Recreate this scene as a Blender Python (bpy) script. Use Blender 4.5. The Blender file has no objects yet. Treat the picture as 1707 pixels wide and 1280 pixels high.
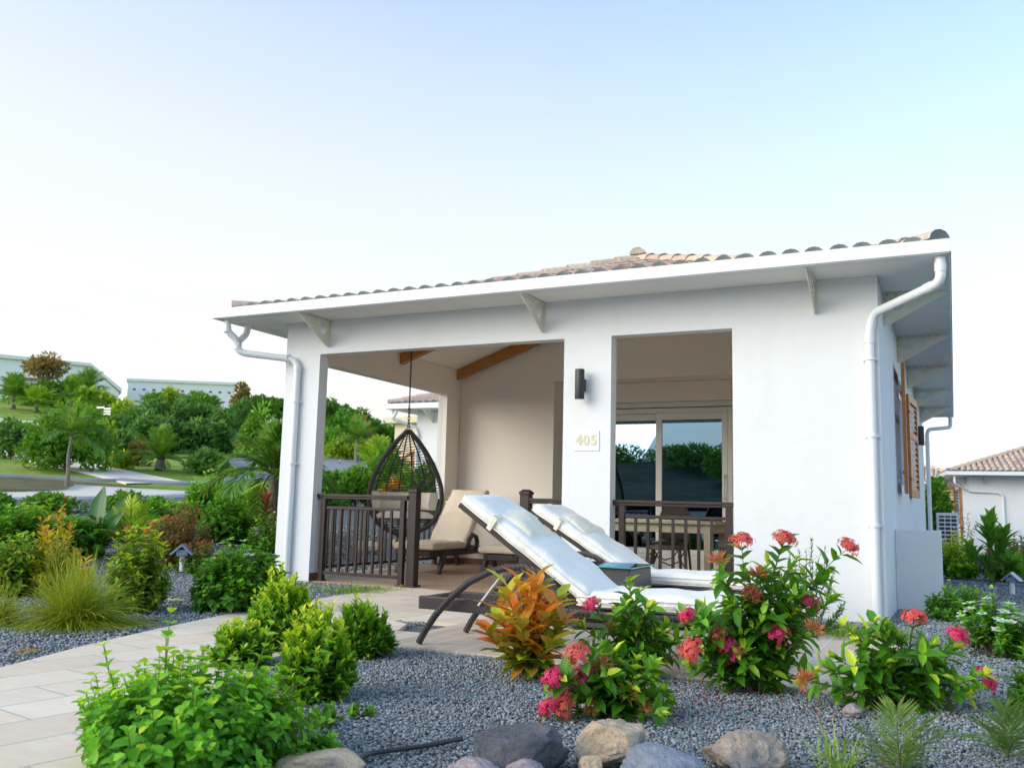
import bpy, math, random
import numpy as np
from mathutils import Vector, Matrix
PI = math.pi
scene = bpy.context.scene
COL = scene.collection
rnd = random.Random(7)
rng = np.random.default_rng(11)

# ------------------------------------------------------------------ camera
FPX, PW, PH = 1505.66, 1707.0, 1280.0
yaw, pitch, roll = [math.radians(a) for a in (26.097, 7.67, 1.409)]
cy, sy, cp, sp = math.cos(yaw), math.sin(yaw), math.cos(pitch), math.sin(pitch)
CF = np.array([-sy*cp, cy*cp, sp]); _R = np.array([cy, sy, 0.0]); _U = np.cross(_R, CF)
CR = _R*math.cos(roll)+_U*math.sin(roll); CU = -_R*math.sin(roll)+_U*math.cos(roll)
CC = np.array([0, 0, 0.87])
camd = bpy.data.cameras.new('camera'); cam = bpy.data.objects.new('camera', camd); COL.objects.link(cam)
cam.matrix_world = Matrix(((CR[0], CU[0], -CF[0], CC[0]), (CR[1], CU[1], -CF[1], CC[1]), (CR[2], CU[2], -CF[2], CC[2]), (0, 0, 0, 1)))
camd.sensor_width = 36; camd.lens = FPX/PW*36; camd.clip_end = 3000; camd.clip_start = 0.05
camd.dof.use_dof = True; camd.dof.focus_distance = 6.3; camd.dof.aperture_fstop = 4.5
scene.camera = cam

def ss(a, b, x):
    t = np.clip((x-a)/(b-a), 0, 1); return t*t*(3-2*t)
PD = [0, 7, 11, 14, 18, 22, 26, 30, 37, 45, 56, 70, 90, 130, 900]
PZ = [0, 0, .12, .3, .62, .85, 1.15, 1.6, 2.3, 3.1, 4.6, 6.7, 9.2, 10.4, 11]
def hgt(x, y):
    x = np.asarray(x, float); y = np.asarray(y, float)
    d = np.hypot(x, y); az = np.degrees(np.arctan2(-x, y))
    left = ss(20, 37, az)*(1-ss(95, 120, az))
    inh = np.clip(np.maximum(np.maximum(-7.3-x, x-.2), np.maximum(7.0-y, y-20.5))/1.8, 0, 1); inh = inh*inh*(3-2*inh)
    pz = np.interp(d, PD, PZ); pz = np.minimum(pz, 3.6)+np.maximum(pz-3.6, 0)*(.12+.88*ss(31, 45, az))
    z = left*pz*inh
    right = (1-ss(12, 24, az))*(1-ss(-170, -150, -az))
    z = z - (1-ss(12, 24, az))*ss(-120, -100, az)*np.clip((d-9)*.016, 0, .42)
    back = np.maximum(ss(115, 145, az), 1-ss(-140, -110, az))
    z = z + back*(np.clip((d-14)*.11, 0, 5.6)+np.clip((d-20)*.02, 0, 1)*(.5*np.sin(x*.31+1)+.4*np.sin(x*.83+y*.2)))
    return z
def H(x, y): return float(hgt(x, y))
def ray(px, py):
    return CR*(px-PW/2)/FPX + CU*(PH/2-py)/FPX + CF
def at(px, py, dmax=200):
    """ground point seen towards (px, py)"""
    r = ray(px, py); r = r/math.hypot(r[0], r[1]); prev = 1.0; t = 1.0
    while t < dmax:
        p = CC + r*t
        if p[2] <= H(p[0], p[1]):
            a, b = prev, t
            for _ in range(30):
                m = (a+b)/2; p = CC+r*m
                if p[2] <= H(p[0], p[1]): b = m
                else: a = m
            p = CC+r*b; return Vector((p[0], p[1], H(p[0], p[1])))
        prev = t; t += 0.1 if t < 40 else .5
    p = CC+r*dmax; return Vector((p[0], p[1], H(p[0], p[1])))
def atd(px, d):
    """ground point at horizontal distance d in the column px"""
    r = ray(px, 840); r = r/math.hypot(r[0], r[1]); p = CC+r*d
    return Vector((p[0], p[1], H(p[0], p[1])))
def depth(p): return float((np.array(p)-CC) @ CF)

# ------------------------------------------------------------------ object helpers
def link(o, parent=None):
    COL.objects.link(o)
    if parent is not None: o.parent = parent
    return o
def tag(o, label=None, cat=None, group=None, kind=None):
    if label: o['label'] = label
    if cat: o['category'] = cat
    if group: o['group'] = group
    if kind: o['kind'] = kind
    return o
def thing(name, label, cat, loc=(0, 0, 0), rz=0, group=None):
    o = bpy.data.objects.new(name, None); o.location = loc; o.rotation_euler = (0, 0, rz); o.empty_display_size = .2
    link(o); return tag(o, label, cat, group)
class MB:
    def __init__(s): s.v = []; s.f = []
    def add(s, vs, fs):
        n = len(s.v); s.v += [tuple(map(float, v)) for v in vs]; s.f += [tuple(i+n for i in f) for f in fs]; return s
    def box(s, x0, x1, y0, y1, z0, z1, M=None):
        vs = [Vector((x, y, z)) for z in (z0, z1) for y in (y0, y1) for x in (x0, x1)]
        if M is not None: vs = [M @ v for v in vs]
        return s.add(vs, [(0, 2, 3, 1), (4, 5, 7, 6), (0, 1, 5, 4), (2, 6, 7, 3), (0, 4, 6, 2), (1, 3, 7, 5)])
    def cbox(s, c, sz, rz=0, M=None):
        m = Matrix.Translation(c) @ Matrix.Rotation(rz, 4, 'Z')
        if M is not None: m = M @ m
        a, b, d = [q/2 for q in sz]
        return s.box(-a, a, -b, b, -d, d, m)
    def tube(s, pts, r, n=8, closed=False, cap=True, flat=1.0):
        pts = [Vector(p) for p in pts]; k = len(pts)
        rs = r if hasattr(r, '__len__') else [r]*k
        up = None; rings = []
        for i, p in enumerate(pts):
            if closed: t = pts[(i+1) % k]-pts[i-1]
            else: t = pts[min(i+1, k-1)]-pts[max(i-1, 0)]
            if t.length < 1e-9: t = Vector((0, 0, 1))
            t.normalize()
            if up is None:
                up = t.orthogonal().normalized()
                if abs(t.z) < .9: up = Vector((0, 0, 1))
            up = (up-t*up.dot(t)).normalized(); b = t.cross(up)
            rings.append([p+(up*math.cos(2*PI*j/n)*flat+b*math.sin(2*PI*j/n))*rs[i] for j in range(n)])
        vs = [v for rg in rings for v in rg]; fs = []
        for i in range(k if closed else k-1):
            a = i*n; b2 = ((i+1) % k)*n
            for j in range(n): fs.append((a+j, a+(j+1) % n, b2+(j+1) % n, b2+j))
        if cap and not closed: fs += [tuple(range(n))[::-1], tuple((k-1)*n+j for j in range(n))]
        return s.add(vs, fs)
    def lathe(s, prof, c=(0, 0, 0), n=20, M=None):
        vs = []; fs = []
        for r, z in prof:
            for j in range(n):
                v = Vector((c[0]+r*math.cos(2*PI*j/n), c[1]+r*math.sin(2*PI*j/n), c[2]+z)); vs.append(M @ v if M else v)
        for i in range(len(prof)-1):
            for j in range(n): fs.append((i*n+j, i*n+(j+1) % n, (i+1)*n+(j+1) % n, (i+1)*n+j))
        fs += [tuple(range(n))[::-1], tuple((len(prof)-1)*n+j for j in range(n))]
        return s.add(vs, fs)
    def prism(s, poly, d0, d1, axes='xz'):
        """extrude a 2D polygon along the third axis"""
        def mk(a, b, c):
            return {'xz': (a, c, b), 'yz': (c, a, b), 'xy': (a, b, c)}[axes]
        n = len(poly); vs = [mk(a, b, d0) for a, b in poly]+[mk(a, b, d1) for a, b in poly]
        fs = [tuple(range(n)), tuple(range(2*n-1, n-1, -1))]+[(i, (i+1) % n, n+(i+1) % n, n+i) for i in range(n)]
        return s.add(vs, fs)
    def build(s, name, mat, parent=None, smooth=None, bevel=0, bseg=2, fixn=True):
        me = bpy.data.meshes.new(name); me.from_pydata(s.v, [], s.f)
        if fixn:
            import bmesh
            bm = bmesh.new(); bm.from_mesh(me); bmesh.ops.recalc_face_normals(bm, faces=bm.faces); bm.to_mesh(me); bm.free()
        if smooth is not None:
            me.polygons.foreach_set('use_smooth', [True]*len(me.polygons))
            if smooth < 180: me.set_sharp_from_angle(angle=math.radians(smooth))
        me.materials.append(mat); o = bpy.data.objects.new(name, me); link(o, parent)
        if bevel:
            m = o.modifiers.new('bevel', 'BEVEL'); m.width = bevel; m.segments = bseg; m.limit_method = 'ANGLE'; m.angle_limit = math.radians(40)
        return o
def arr_mesh(name, V, F, mat, parent=None, uv=None, tint=None, smooth=True, size=4, tris=None):
    """V (n,3); F (m,size) ints; optional extra triangles"""
    me = bpy.data.meshes.new(name); nq = len(F); nt = 0 if tris is None else len(tris)
    me.vertices.add(len(V)); me.vertices.foreach_set('co', np.ascontiguousarray(V, dtype=np.float32).ravel())
    idx = np.asarray(F).ravel(); st = np.arange(nq)*size; tot = np.full(nq, size)
    if nt:
        idx = np.concatenate([idx, np.asarray(tris).ravel()]); st = np.concatenate([st, nq*size+np.arange(nt)*3]); tot = np.concatenate([tot, np.full(nt, 3)])
    me.loops.add(len(idx)); me.loops.foreach_set('vertex_index', idx.astype(np.int32))
    me.polygons.add(nq+nt); me.polygons.foreach_set('loop_start', st.astype(np.int32)); me.polygons.foreach_set('loop_total', tot.astype(np.int32))
    if smooth: me.polygons.foreach_set('use_smooth', np.ones(nq+nt, dtype=bool))
    me.update(calc_edges=True)
    if uv is not None:
        l = me.uv_layers.new(name='leaf'); l.data.foreach_set('uv', np.asarray(uv, np.float32)[idx].ravel())
    if tint is not None:
        a = me.attributes.new('tint', 'FLOAT', 'POINT'); a.data.foreach_set('value', np.asarray(tint, np.float32))
    me.validate(); me.materials.append(mat)
    o = bpy.data.objects.new(name, me); link(o, parent); return o

# ------------------------------------------------------------------ materials
class NT:
    def __init__(s, name, world=False):
        s.m = bpy.data.materials.new(name); s.m.use_nodes = True; s.t = s.m.node_tree; s.t.nodes.clear()
        s.out = s.n('ShaderNodeOutputMaterial')
    def n(s, typ, ins=None, **kw):
        nd = s.t.nodes.new(typ)
        for k, v in kw.items(): setattr(nd, k, v)
        for k, v in (ins or {}).items(): s.set(nd, k, v)
        return nd
    def set(s, nd, k, v):
        sock = nd.inputs[k]
        if isinstance(v, bpy.types.NodeSocket): s.t.links.new(v, sock)
        elif isinstance(v, bpy.types.Node): s.t.links.new(v.outputs[0], sock)
        else:
            if sock.type == 'RGBA' and len(v) == 3: v = (*v, 1)
            sock.default_value = v
    def noise(s, scale, detail=4, rough=.55, co=None, dist=0):
        nd = s.n('ShaderNodeTexNoise', {'Scale': scale, 'Detail': detail, 'Roughness': rough, 'Distortion': dist})
        if co is not None: s.set(nd, 'Vector', co)
        return nd.outputs[0]
    def co(s, which='Object', scale=None, rot=None, loc=None):
        c = s.n('ShaderNodeTexCoord').outputs[which]
        if scale or rot or loc:
            m = s.n('ShaderNodeMapping', {'Vector': c})
            if scale: m.inputs['Scale'].default_value = scale
            if rot: m.inputs['Rotation'].default_value = rot
            if loc: m.inputs['Location'].default_value = loc
            c = m.outputs[0]
        return c
    def ramp(s, fac, stops, interp='LINEAR'):
        r = s.n('ShaderNodeValToRGB', {'Fac': fac}); e = r.color_ramp; e.interpolation = interp
        while len(e.elements) < len(stops): e.elements.new(.5)
        for el, (p, c) in zip(e.elements, stops): el.position = p; el.color = (*c, 1) if len(c) == 3 else c
        return r.outputs[0]
    def mix(s, fac, a, b, typ='MIX'):
        m = s.n('ShaderNodeMix', data_type='RGBA', blend_type=typ)
        s.set(m, 0, fac); s.set(m, 6, a); s.set(m, 7, b); return m.outputs[2]
    def math(s, op, a, b=0.0, c=0.0):
        m = s.n('ShaderNodeMath', operation=op); s.set(m, 0, a); s.set(m, 1, b); s.set(m, 2, c); return m.outputs[0]
    def attr(s, name='tint'):
        return s.n('ShaderNodeAttribute', attribute_name=name).outputs['Fac']
    def bump(s, h, strength=.3, dist=.01, normal=None):
        b = s.n('ShaderNodeBump', {'Height': h, 'Strength': strength, 'Distance': dist})
        if normal is not None: s.set(b, 'Normal', normal)
        return b.outputs[0]
    def bsdf(s, color, rough=.6, spec=.4, metal=0, normal=None, **kw):
        p = s.n('ShaderNodeBsdfPrincipled', {'Base Color': color, 'Roughness': rough, 'Metallic': metal, 'Specular IOR Level': spec})
        if normal is not None: s.set(p, 'Normal', normal)
        for k, v in kw.items(): s.set(p, k, v)
        return p.outputs[0]
    def done(s, sh): s.t.links.new(sh, s.out.inputs[0]); return s.m
def mat_paint(name, c, rough=.75, nsc=6, var=.04, bump=.15, bsc=140, spec=.3, dirt=None):
    t = NT(name); co = t.co()
    n1 = t.noise(nsc, 5, .6, co); k = [max(0, q*(1-var*2.2)) for q in c]
    col = t.ramp(n1, [(.3, k), (.7, c)])
    if dirt:
        n2 = t.noise(2.5, 6, .7, t.co(scale=(1, 1, .35)))
        col = t.mix(t.math('MULTIPLY', t.math('SUBTRACT', n2, .55), 1.6), col, dirt)
    nb = t.noise(bsc, 3, .6, co); nm = t.bump(nb, bump, .004)
    if dirt and bsc > 200: nm = t.bump(t.noise(9, 4, .6, co, .6), .35, .012, nm)
    return t.done(t.bsdf(col, rough, spec, normal=nm))
def mat_leaf(name, stops, rough=.52, trans=.38, veins=None, spec=.38):
    stops = [(p, (min(.88, c[0]*2.25), min(.88, c[1]*2.05), c[2]*1.25)) for p, c in stops] if 'croton' not in name else stops
    t = NT(name); a = t.attr(); n = t.noise(9, 2, .5, t.co())
    f = t.math('ADD', a, t.math('MULTIPLY', t.math('SUBTRACT', n, .5), .35))
    col = t.ramp(f, stops)
    wn = t.noise(55, 3, .6, t.co()); col = t.mix(t.math('MULTIPLY', t.math('GREATER_THAN', wn, .66), .45), col, (.38, .30, .06))
    uv = t.n('ShaderNodeUVMap', uv_map='leaf').outputs[0]; sx = t.n('ShaderNodeSeparateXYZ', {0: uv})
    av = t.math('ABSOLUTE', sx.outputs[1])
    w = t.math('FRACT', t.math('SUBTRACT', t.math('MULTIPLY', sx.outputs[0], 9), t.math('MULTIPLY', av, 3.5)))
    if veins:
        vm = t.math('MAXIMUM', t.math('LESS_THAN', w, .22), t.math('LESS_THAN', av, .05))
        col = t.mix(t.math('MULTIPLY', vm, veins[1]), col, veins[0])
    else:
        vm = t.math('LESS_THAN', av, .04)
        col = t.mix(t.math('MULTIPLY', vm, .3), col, (.3, .42, .12))
    nb = t.bump(w, .12, .002)
    sh = t.bsdf(col, rough, spec, normal=nb)
    tr = t.n('ShaderNodeBsdfTranslucent', {'Color': t.mix(.35, col, (.35, .5, .03))}).outputs[0]
    m = t.n('ShaderNodeMixShader', {0: trans, 1: sh, 2: tr})
    return t.done(m.outputs[0])
M = {}
M['wall'] = mat_paint('white_render', (.77, .785, .79), .85, 1.3, .016, .3, 220, .2, dirt=(.66, .65, .60))
M['wall_in'] = mat_paint('beige_interior_paint', (.91, .86, .79), .85, 1.5, .015, .2, 200, .2)
M['trim'] = mat_paint('white_lacquered_aluminium', (.80, .82, .82), .35, 5, .03, .03, 60, .5, dirt=(.70, .70, .65))
M['soffit'] = mat_paint('white_soffit_board', (.88, .87, .82), .6, 3, .03, .05, 60, .3)
M['bracket'] = mat_paint('cream_painted_steel', (.78, .77, .66), .5, 8, .05, .05, 90, .4, dirt=(.62, .5, .3))
M['screw'] = mat_paint('dark_screw_heads', (.12, .08, .05), .6)
M['pvc'] = mat_paint('white_pvc_pipe', (.78, .81, .82), .3, 4, .02, .02, 60, .5)
M['frame'] = mat_paint('grey_white_door_frame', (.78, .80, .77), .35, 4, .02, .02, 80, .5)
M['blackmetal'] = mat_paint('anthracite_metal', (.035, .04, .045), .45, 20, .1, .1, 400, .5)
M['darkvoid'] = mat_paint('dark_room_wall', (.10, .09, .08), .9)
M['rail'] = mat_paint('dark_brown_railing', (.034, .020, .018), .42, 10, .1, .08, 200, .4)
M['skirt'] = mat_paint('brown_tile_skirting', (.22, .11, .07), .5, 12, .2, .05, 60, .4)
M['gold'] = mat_paint('gold_digits', (.68, .64, .40), .5, 30, .03, .02, 200, .4)
M['plate'] = mat_paint('white_sign_plate', (.79, .80, .79), .4, 10, .01, .02, 200, .4)
M['cushion'] = None
def cloth(name, c, wr=.5):
    t = NT(name); co = t.co(); n = t.noise(6, 5, .6, t.co(scale=(1, .35, 1), rot=(0, 0, .5)), 1.2); n2 = t.noise(260, 2, .5, co)
    col = t.ramp(n, [(.3, [q*.95 for q in c]), (.7, c)])
    b = t.bump(n2, .12, .002); b = t.bump(n, wr, .03, b)
    return t.done(t.bsdf(col, .9, .15, normal=b))
M['cushion'] = cloth('white_outdoor_cushion', (.91, .885, .82), .5)
M['cushion_cream'] = cloth('cream_head_pillow', (.88, .82, .66), .7)
M['cushion_beige'] = cloth('beige_cushion', (.76, .65, .51), .7)
def wicker(name, c, sc=1.0):
    t = NT(name); co = t.co()
    br = t.n('ShaderNodeTexBrick', {'Vector': t.co(rot=(PI/2, 0, 0)), 'Scale': 26*sc, 'Color1': (1, 1, 1, 1), 'Color2': (.75, .75, .75, 1), 'Mortar': (0, 0, 0, 1), 'Mortar Size': .04, 'Brick Width': .9, 'Row Height': .28})
    w = t.n('ShaderNodeTexWave', {'Vector': co, 'Scale': 24*sc, 'Distortion': .5}, bands_direction='DIAGONAL').outputs['Fac']
    h = t.math('MULTIPLY', br.outputs[0], t.math('ADD', w, .6))
    col = t.mix(br.outputs[0], [q*.35 for q in c], c)
    return t.done(t.bsdf(col, .38, .5, normal=t.bump(h, .8, .006)))
M['wicker'] = wicker('dark_brown_wicker', (.075, .06, .055))
M['wicker_grey'] = wicker('grey_brown_wicker', (.13, .12, .115))
def braid(name, c):
    t = NT(name); co = t.co()
    w = t.n('ShaderNodeTexWave', {'Vector': co, 'Scale': 22, 'Distortion': .3}, bands_direction='DIAGONAL').outputs['Fac']
    return t.done(t.bsdf(t.mix(w, [q*.4 for q in c], c), .4, .5, normal=t.bump(w, .9, .006)))
M['braid'] = braid('braided_dark_cane', (.07, .06, .058))
def glass(name, c, refl, rough=.0):
    t = NT(name)
    fr = t.n('ShaderNodeFresnel', {'IOR': 1.5}).outputs[0]
    g = t.n('ShaderNodeBsdfGlossy', {'Color': (.42, .68, .9, 1), 'Roughness': rough})
    tr = t.n('ShaderNodeBsdfTransparent', {'Color': (*c, 1)})
    m = t.n('ShaderNodeMixShader', {0: t.math('MAXIMUM', fr, refl), 1: tr.outputs[0], 2: g.outputs[0]})
    return t.done(m.outputs[0])
M['glass'] = glass('tinted_door_glass', (.35, .38, .4), .42)
M['glass_top'] = glass('green_table_glass', (.35, .8, .68), .2)
t = NT('glass_edge_green'); M['glass_edge'] = t.done(t.bsdf((.05, .4, .32), .1, .8))
t = NT('timber_rafter'); co = t.co(scale=(.6, 9, 9)); n = t.noise(7, 6, .6, co, 1.5)
M['timber'] = t.done(t.bsdf(t.ramp(n, [(.3, (.30, .12, .03)), (.55, (.48, .22, .06)), (.75, (.58, .30, .10))]), .5, .3, normal=t.bump(n, .15, .005)))
t = NT('shutter_timber'); co = t.co(scale=(6, 6, .8)); n = t.noise(8, 6, .6, co, 1)
M['shutter'] = t.done(t.bsdf(t.ramp(n, [(.3, (.38, .13, .03)), (.7, (.60, .22, .05))]), .45, .4, normal=t.bump(n, .1, .003)))
t = NT('pale_table_wood'); co = t.co(scale=(2, 12, 12)); n = t.noise(6, 5, .6, co, 1)
M['tablewood'] = t.done(t.bsdf(t.ramp(n, [(.3, (.27, .25, .18)), (.7, (.40, .38, .29))]), .6, .3))
# tiles
def tiles(name, c1, c2, mortar, w, h, rz, ms=.006, streak=None, var=.5, rough=.55, off=.5):
    t = NT(name); co = t.co(rot=(0, 0, rz))
    br = t.n('ShaderNodeTexBrick', {'Vector': co, 'Scale': 1, 'Color1': (0, 0, 0, 1), 'Color2': (1, 1, 1, 1), 'Mortar': (0, 0, 0, 1), 'Mortar Size': ms, 'Mortar Smooth': .1, 'Brick Width': w, 'Row Height': h})
    br.offset = off
    vb = t.n('ShaderNodeTexVoronoi', {'Vector': co, 'Scale': 1.7}).outputs['Color']
    n = t.noise(3, 6, .62, co)
    st = t.noise(4, 7, .65, t.co(rot=(0, 0, rz), scale=streak or (1, 6, 1)), .8)
    f = t.math('ADD', t.math('MULTIPLY', br.outputs[0], var), t.math('MULTIPLY', st, 1-var*.5))
    f = t.math('ADD', f, t.math('MULTIPLY', t.math('SUBTRACT', n, .5), .5))
    col = t.ramp(f, [(.25, c1), (.85, c2)])
    spk = t.noise(38, 3, .7, co)
    col = t.mix(t.math('MULTIPLY', t.math('GREATER_THAN', spk, .70), .35), col, [q*.55 for q in c1])
    grime = t.noise(.9, 5, .6, co)
    col = t.mix(t.math('MULTIPLY', t.math('SUBTRACT', grime, .42), .8), col, [q*.72 for q in c1])
    col = t.mix(br.outputs['Fac'], col, mortar)
    hh = t.math('SUBTRACT', t.math('MULTIPLY', st, .15), br.outputs['Fac'])
    return t.done(t.bsdf(col, rough, .35, normal=t.bump(hh, .5, .004)))
M['slab'] = tiles('cream_stone_slabs', (.72, .56, .40), (.88, .75, .58), (.42, .41, .41), .62, .305, PI/2+.18, .005, (1, 4, 1), .35)
M['plank'] = tiles('pale_wood_look_tiles', (.50, .37, .27), (.74, .62, .49), (.70, .67, .63), .9, .135, PI/2, .006, (1, 7, 1), .45)
M['terrace'] = tiles('brown_wood_look_tiles', (.30, .16, .09), (.60, .40, .26), (.30, .22, .17), .9, .15, 0, .003, (1, 7, 1), .35, .42)
# gravel
t = NT('grey_gravel_bed'); co = t.co()
v = t.n('ShaderNodeTexVoronoi', {'Vector': co, 'Scale': 62}); n = t.noise(3, 5, .6, co)
c = t.ramp(t.n('ShaderNodeSeparateXYZ', {0: v.outputs['Color']}).outputs[0], [(0, (.17, .19, .205)), (.55, (.29, .325, .345)), (1, (.42, .45, .47))])
c = t.mix(t.math('MULTIPLY', n, .5), c, (.10, .115, .12)); c = t.mix(t.math('SMOOTH_MIN', v.outputs['Distance'], 1, .1), (.06, .07, .08), c)
M['gravelbed'] = t.done(t.bsdf(c, .85, .25, normal=t.bump(v.outputs['Distance'], .9, .02)))
t = NT('grey_gravel_stones'); a = t.attr(); n = t.noise(60, 4, .6, t.co())
c = t.ramp(a, [(0, (.21, .24, .255)), (.45, (.30, .335, .355)), (.8, (.38, .42, .44)), (.93, (.50, .53, .53)), (1, (.42, .30, .26))])
M['gravel'] = t.done(t.bsdf(t.mix(t.math('MULTIPLY', n, .45), c, (.16, .18, .19)), .8, .3, normal=t.bump(n, .4, .003)))
t = NT('lawn_grass'); co = t.co(); n = t.noise(.35, 6, .6, co); n2 = t.noise(7, 5, .7, co); f = t.math('ADD', t.math('MULTIPLY', n, .6), t.math('MULTIPLY', n2, .4))
M['lawn'] = t.done(t.bsdf(t.ramp(t.math('ADD', f, t.math('MULTIPLY', t.math('SUBTRACT', t.noise(1.6, 6, .7, co), .5), .5)), [(.3, (.12, .21, .025)), (.5, (.23, .34, .045)), (.7, (.40, .42, .11))]), .9, .2, normal=t.bump(n2, .8, .08)))
t = NT('hillside_scrub'); co = t.co(); n = t.noise(.5, 8, .7, co); M['scrub'] = t.done(t.bsdf(t.ramp(n, [(.3, (.012, .025, .015)), (.6, (.05, .075, .045)), (.75, (.10, .11, .08))]), .95, .1, normal=t.bump(n, 1, .6)))
t = NT('dry_grass_bank'); n = t.noise(2, 6, .65, t.co()); M['bank'] = t.done(t.bsdf(t.ramp(n, [(.3, (.08, .09, .035)), (.6, (.17, .15, .08)), (.8, (.12, .17, .04))]), .9, .2, normal=t.bump(n, .8, .05)))
M['concrete'] = mat_paint('grey_concrete_road', (.30, .31, .33), .85, 1.5, .08, .2, 60, .2)
M['pathstone'] = mat_paint('pale_concrete_path', (.74, .67, .58), .85, 1.5, .06, .2, 60, .2)
def rockmat(name, a, b, c):
    t = NT(name); co = t.co(); n = t.noise(6, 8, .65, co); n2 = t.noise(40, 4, .7, co); n3 = t.noise(2.2, 3, .5, co)
    f = t.math('ADD', t.math('MULTIPLY', n, .6), t.math('MULTIPLY', n2, .4))
    col = t.ramp(f, [(.32, a), (.6, b)]); col = t.mix(t.ramp(n3, [(.55, (0, 0, 0)), (.62, (1, 1, 1))]), col, c)
    return t.done(t.bsdf(col, .85, .25, normal=t.bump(n2, .9, .012, t.bump(n, 1.0, .06))))
M['rock_tan'] = rockmat('tan_stone', (.44, .33, .22), (.66, .53, .37), (.30, .27, .25))
M['rock_dark'] = rockmat('dark_basalt', (.06, .06, .07), (.17, .17, .18), (.10, .10, .12))
M['rock_purple'] = rockmat('mauve_stone', (.30, .24, .25), (.48, .40, .41), (.38, .33, .30))
M['rock_blue'] = rockmat('blue_grey_stone', (.18, .20, .25), (.34, .38, .44), (.24, .26, .31))
M['rock_brown'] = rockmat('brown_grey_stone', (.25, .19, .15), (.48, .40, .33), (.22, .22, .22))
# roof tiles
t = NT('terracotta_barrel_tiles'); a = t.attr(); n = t.noise(18, 5, .65, t.co())
c = t.ramp(a, [(0, (.48, .34, .28)), (.25, (.64, .45, .34)), (.5, (.72, .55, .41)), (.75, (.55, .46, .40)), (.94, (.74, .62, .46)), (.97, (.23, .26, .25)), (1, (.22, .25, .24))], 'LINEAR')
M['tile'] = t.done(t.bsdf(t.mix(t.ramp(n, [(.45, (0, 0, 0)), (.75, (.55, .55, .55))]), c, (.24, .19, .16)), .75, .3, normal=t.bump(n, .3, .004)))
# foliage palettes  (0 old .. 1 young)
M['bark'] = mat_paint('brown_stem', (.16, .12, .08), .85, 12, .2, .5, 60, .2)
M['stemgreen'] = mat_paint('green_stem', (.14, .20, .05), .6, 12, .15, .1, 60, .3)
M['stemgrey'] = mat_paint('grey_trunk', (.30, .27, .22), .85, 8, .2, .6, 30, .2)
L = {}
L['lime'] = mat_leaf('lime_tipped_leaves', [(0, (.015, .06, .008)), (.4, (.045, .16, .012)), (.72, (.16, .33, .015)), (1, (.55, .60, .03))])
L['jasmine'] = mat_leaf('fresh_green_leaves', [(0, (.015, .08, .008)), (.45, (.05, .20, .012)), (.8, (.13, .36, .02)), (1, (.30, .50, .03))], trans=.42)
L['ixora'] = mat_leaf('ixora_leaves', [(0, (.012, .06, .008)), (.45, (.035, .15, .012)), (.78, (.11, .28, .02)), (1, (.36, .44, .04))], rough=.35)
L['deep'] = mat_leaf('deep_green_leaves', [(0, (.01, .05, .008)), (.5, (.03, .13, .012)), (1, (.09, .27, .02))])
L['mid'] = mat_leaf('mid_green_leaves', [(0, (.02, .08, .01)), (.5, (.06, .19, .018)), (1, (.18, .36, .03))])
L['blue'] = mat_leaf('bluish_green_leaves', [(0, (.02, .07, .025)), (.5, (.05, .15, .05)), (1, (.13, .27, .08))])
L['yellow'] = mat_leaf('yellow_green_leaves', [(0, (.04, .11, .01)), (.45, (.15, .26, .015)), (.75, (.42, .42, .02)), (1, (.70, .42, .03))])
L['brown'] = mat_leaf('bronze_leaves', [(0, (.06, .05, .02)), (.5, (.16, .09, .05)), (.8, (.24, .13, .07)), (1, (.10, .17, .03))])
L['redgreen'] = mat_leaf('red_green_leaves', [(0, (.02, .07, .01)), (.45, (.07, .16, .02)), (.75, (.22, .09, .04)), (1, (.36, .10, .05))])
L['orange'] = mat_leaf('orange_yellow_leaves', [(0, (.10, .16, .01)), (.4, (.40, .36, .02)), (.7, (.62, .25, .03)), (1, (.60, .10, .03))])
L['croton'] = mat_leaf('croton_leaves', [(0, (.03, .12, .01)), (.2, (.12, .24, .015)), (.34, (.45, .30, .03)), (.52, (.85, .10, .02)), (.70, (.92, .24, .025)), (.88, (.92, .50, .04)), (1, (.62, .75, .04))], rough=.3, trans=.4, veins=((.85, .66, .06), .4), spec=.6)
L['cordy'] = mat_leaf('crimson_strap_leaves', [(0, (.05, .015, .02)), (.5, (.13, .015, .035)), (1, (.50, .02, .05))], rough=.35)
L['banana'] = mat_leaf('broad_dark_leaf', [(0, (.006, .04, .012)), (1, (.014, .085, .025))], rough=.3, trans=.25)
L['palm'] = mat_leaf('palm_leaflets', [(0, (.02, .08, .012)), (.5, (.06, .17, .02)), (1, (.22, .32, .05))], rough=.4)
L['palmy'] = mat_leaf('yellow_palm_leaflets', [(0, (.05, .14, .015)), (.5, (.16, .28, .03)), (1, (.50, .48, .06))], rough=.4)
L['needle'] = mat_leaf('needle_foliage', [(0, (.06, .10, .012)), (.5, (.17, .22, .018)), (1, (.40, .38, .03))], trans=.25)
L['grass'] = mat_leaf('grass_blades', [(0, (.05, .12, .015)), (.6, (.15, .25, .04)), (1, (.34, .34, .12))], trans=.25)
def petal(name, a, b):
    t = NT(name); f = t.attr(); c = t.ramp(f, [(0, a), (1, b)]); p = t.bsdf(c, .6, .3)
    tr = t.n('ShaderNodeBsdfTranslucent', {'Color': c}).outputs[0]
    return t.done(t.n('ShaderNodeMixShader', {0: .3, 1: p, 2: tr}).outputs[0])
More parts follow.
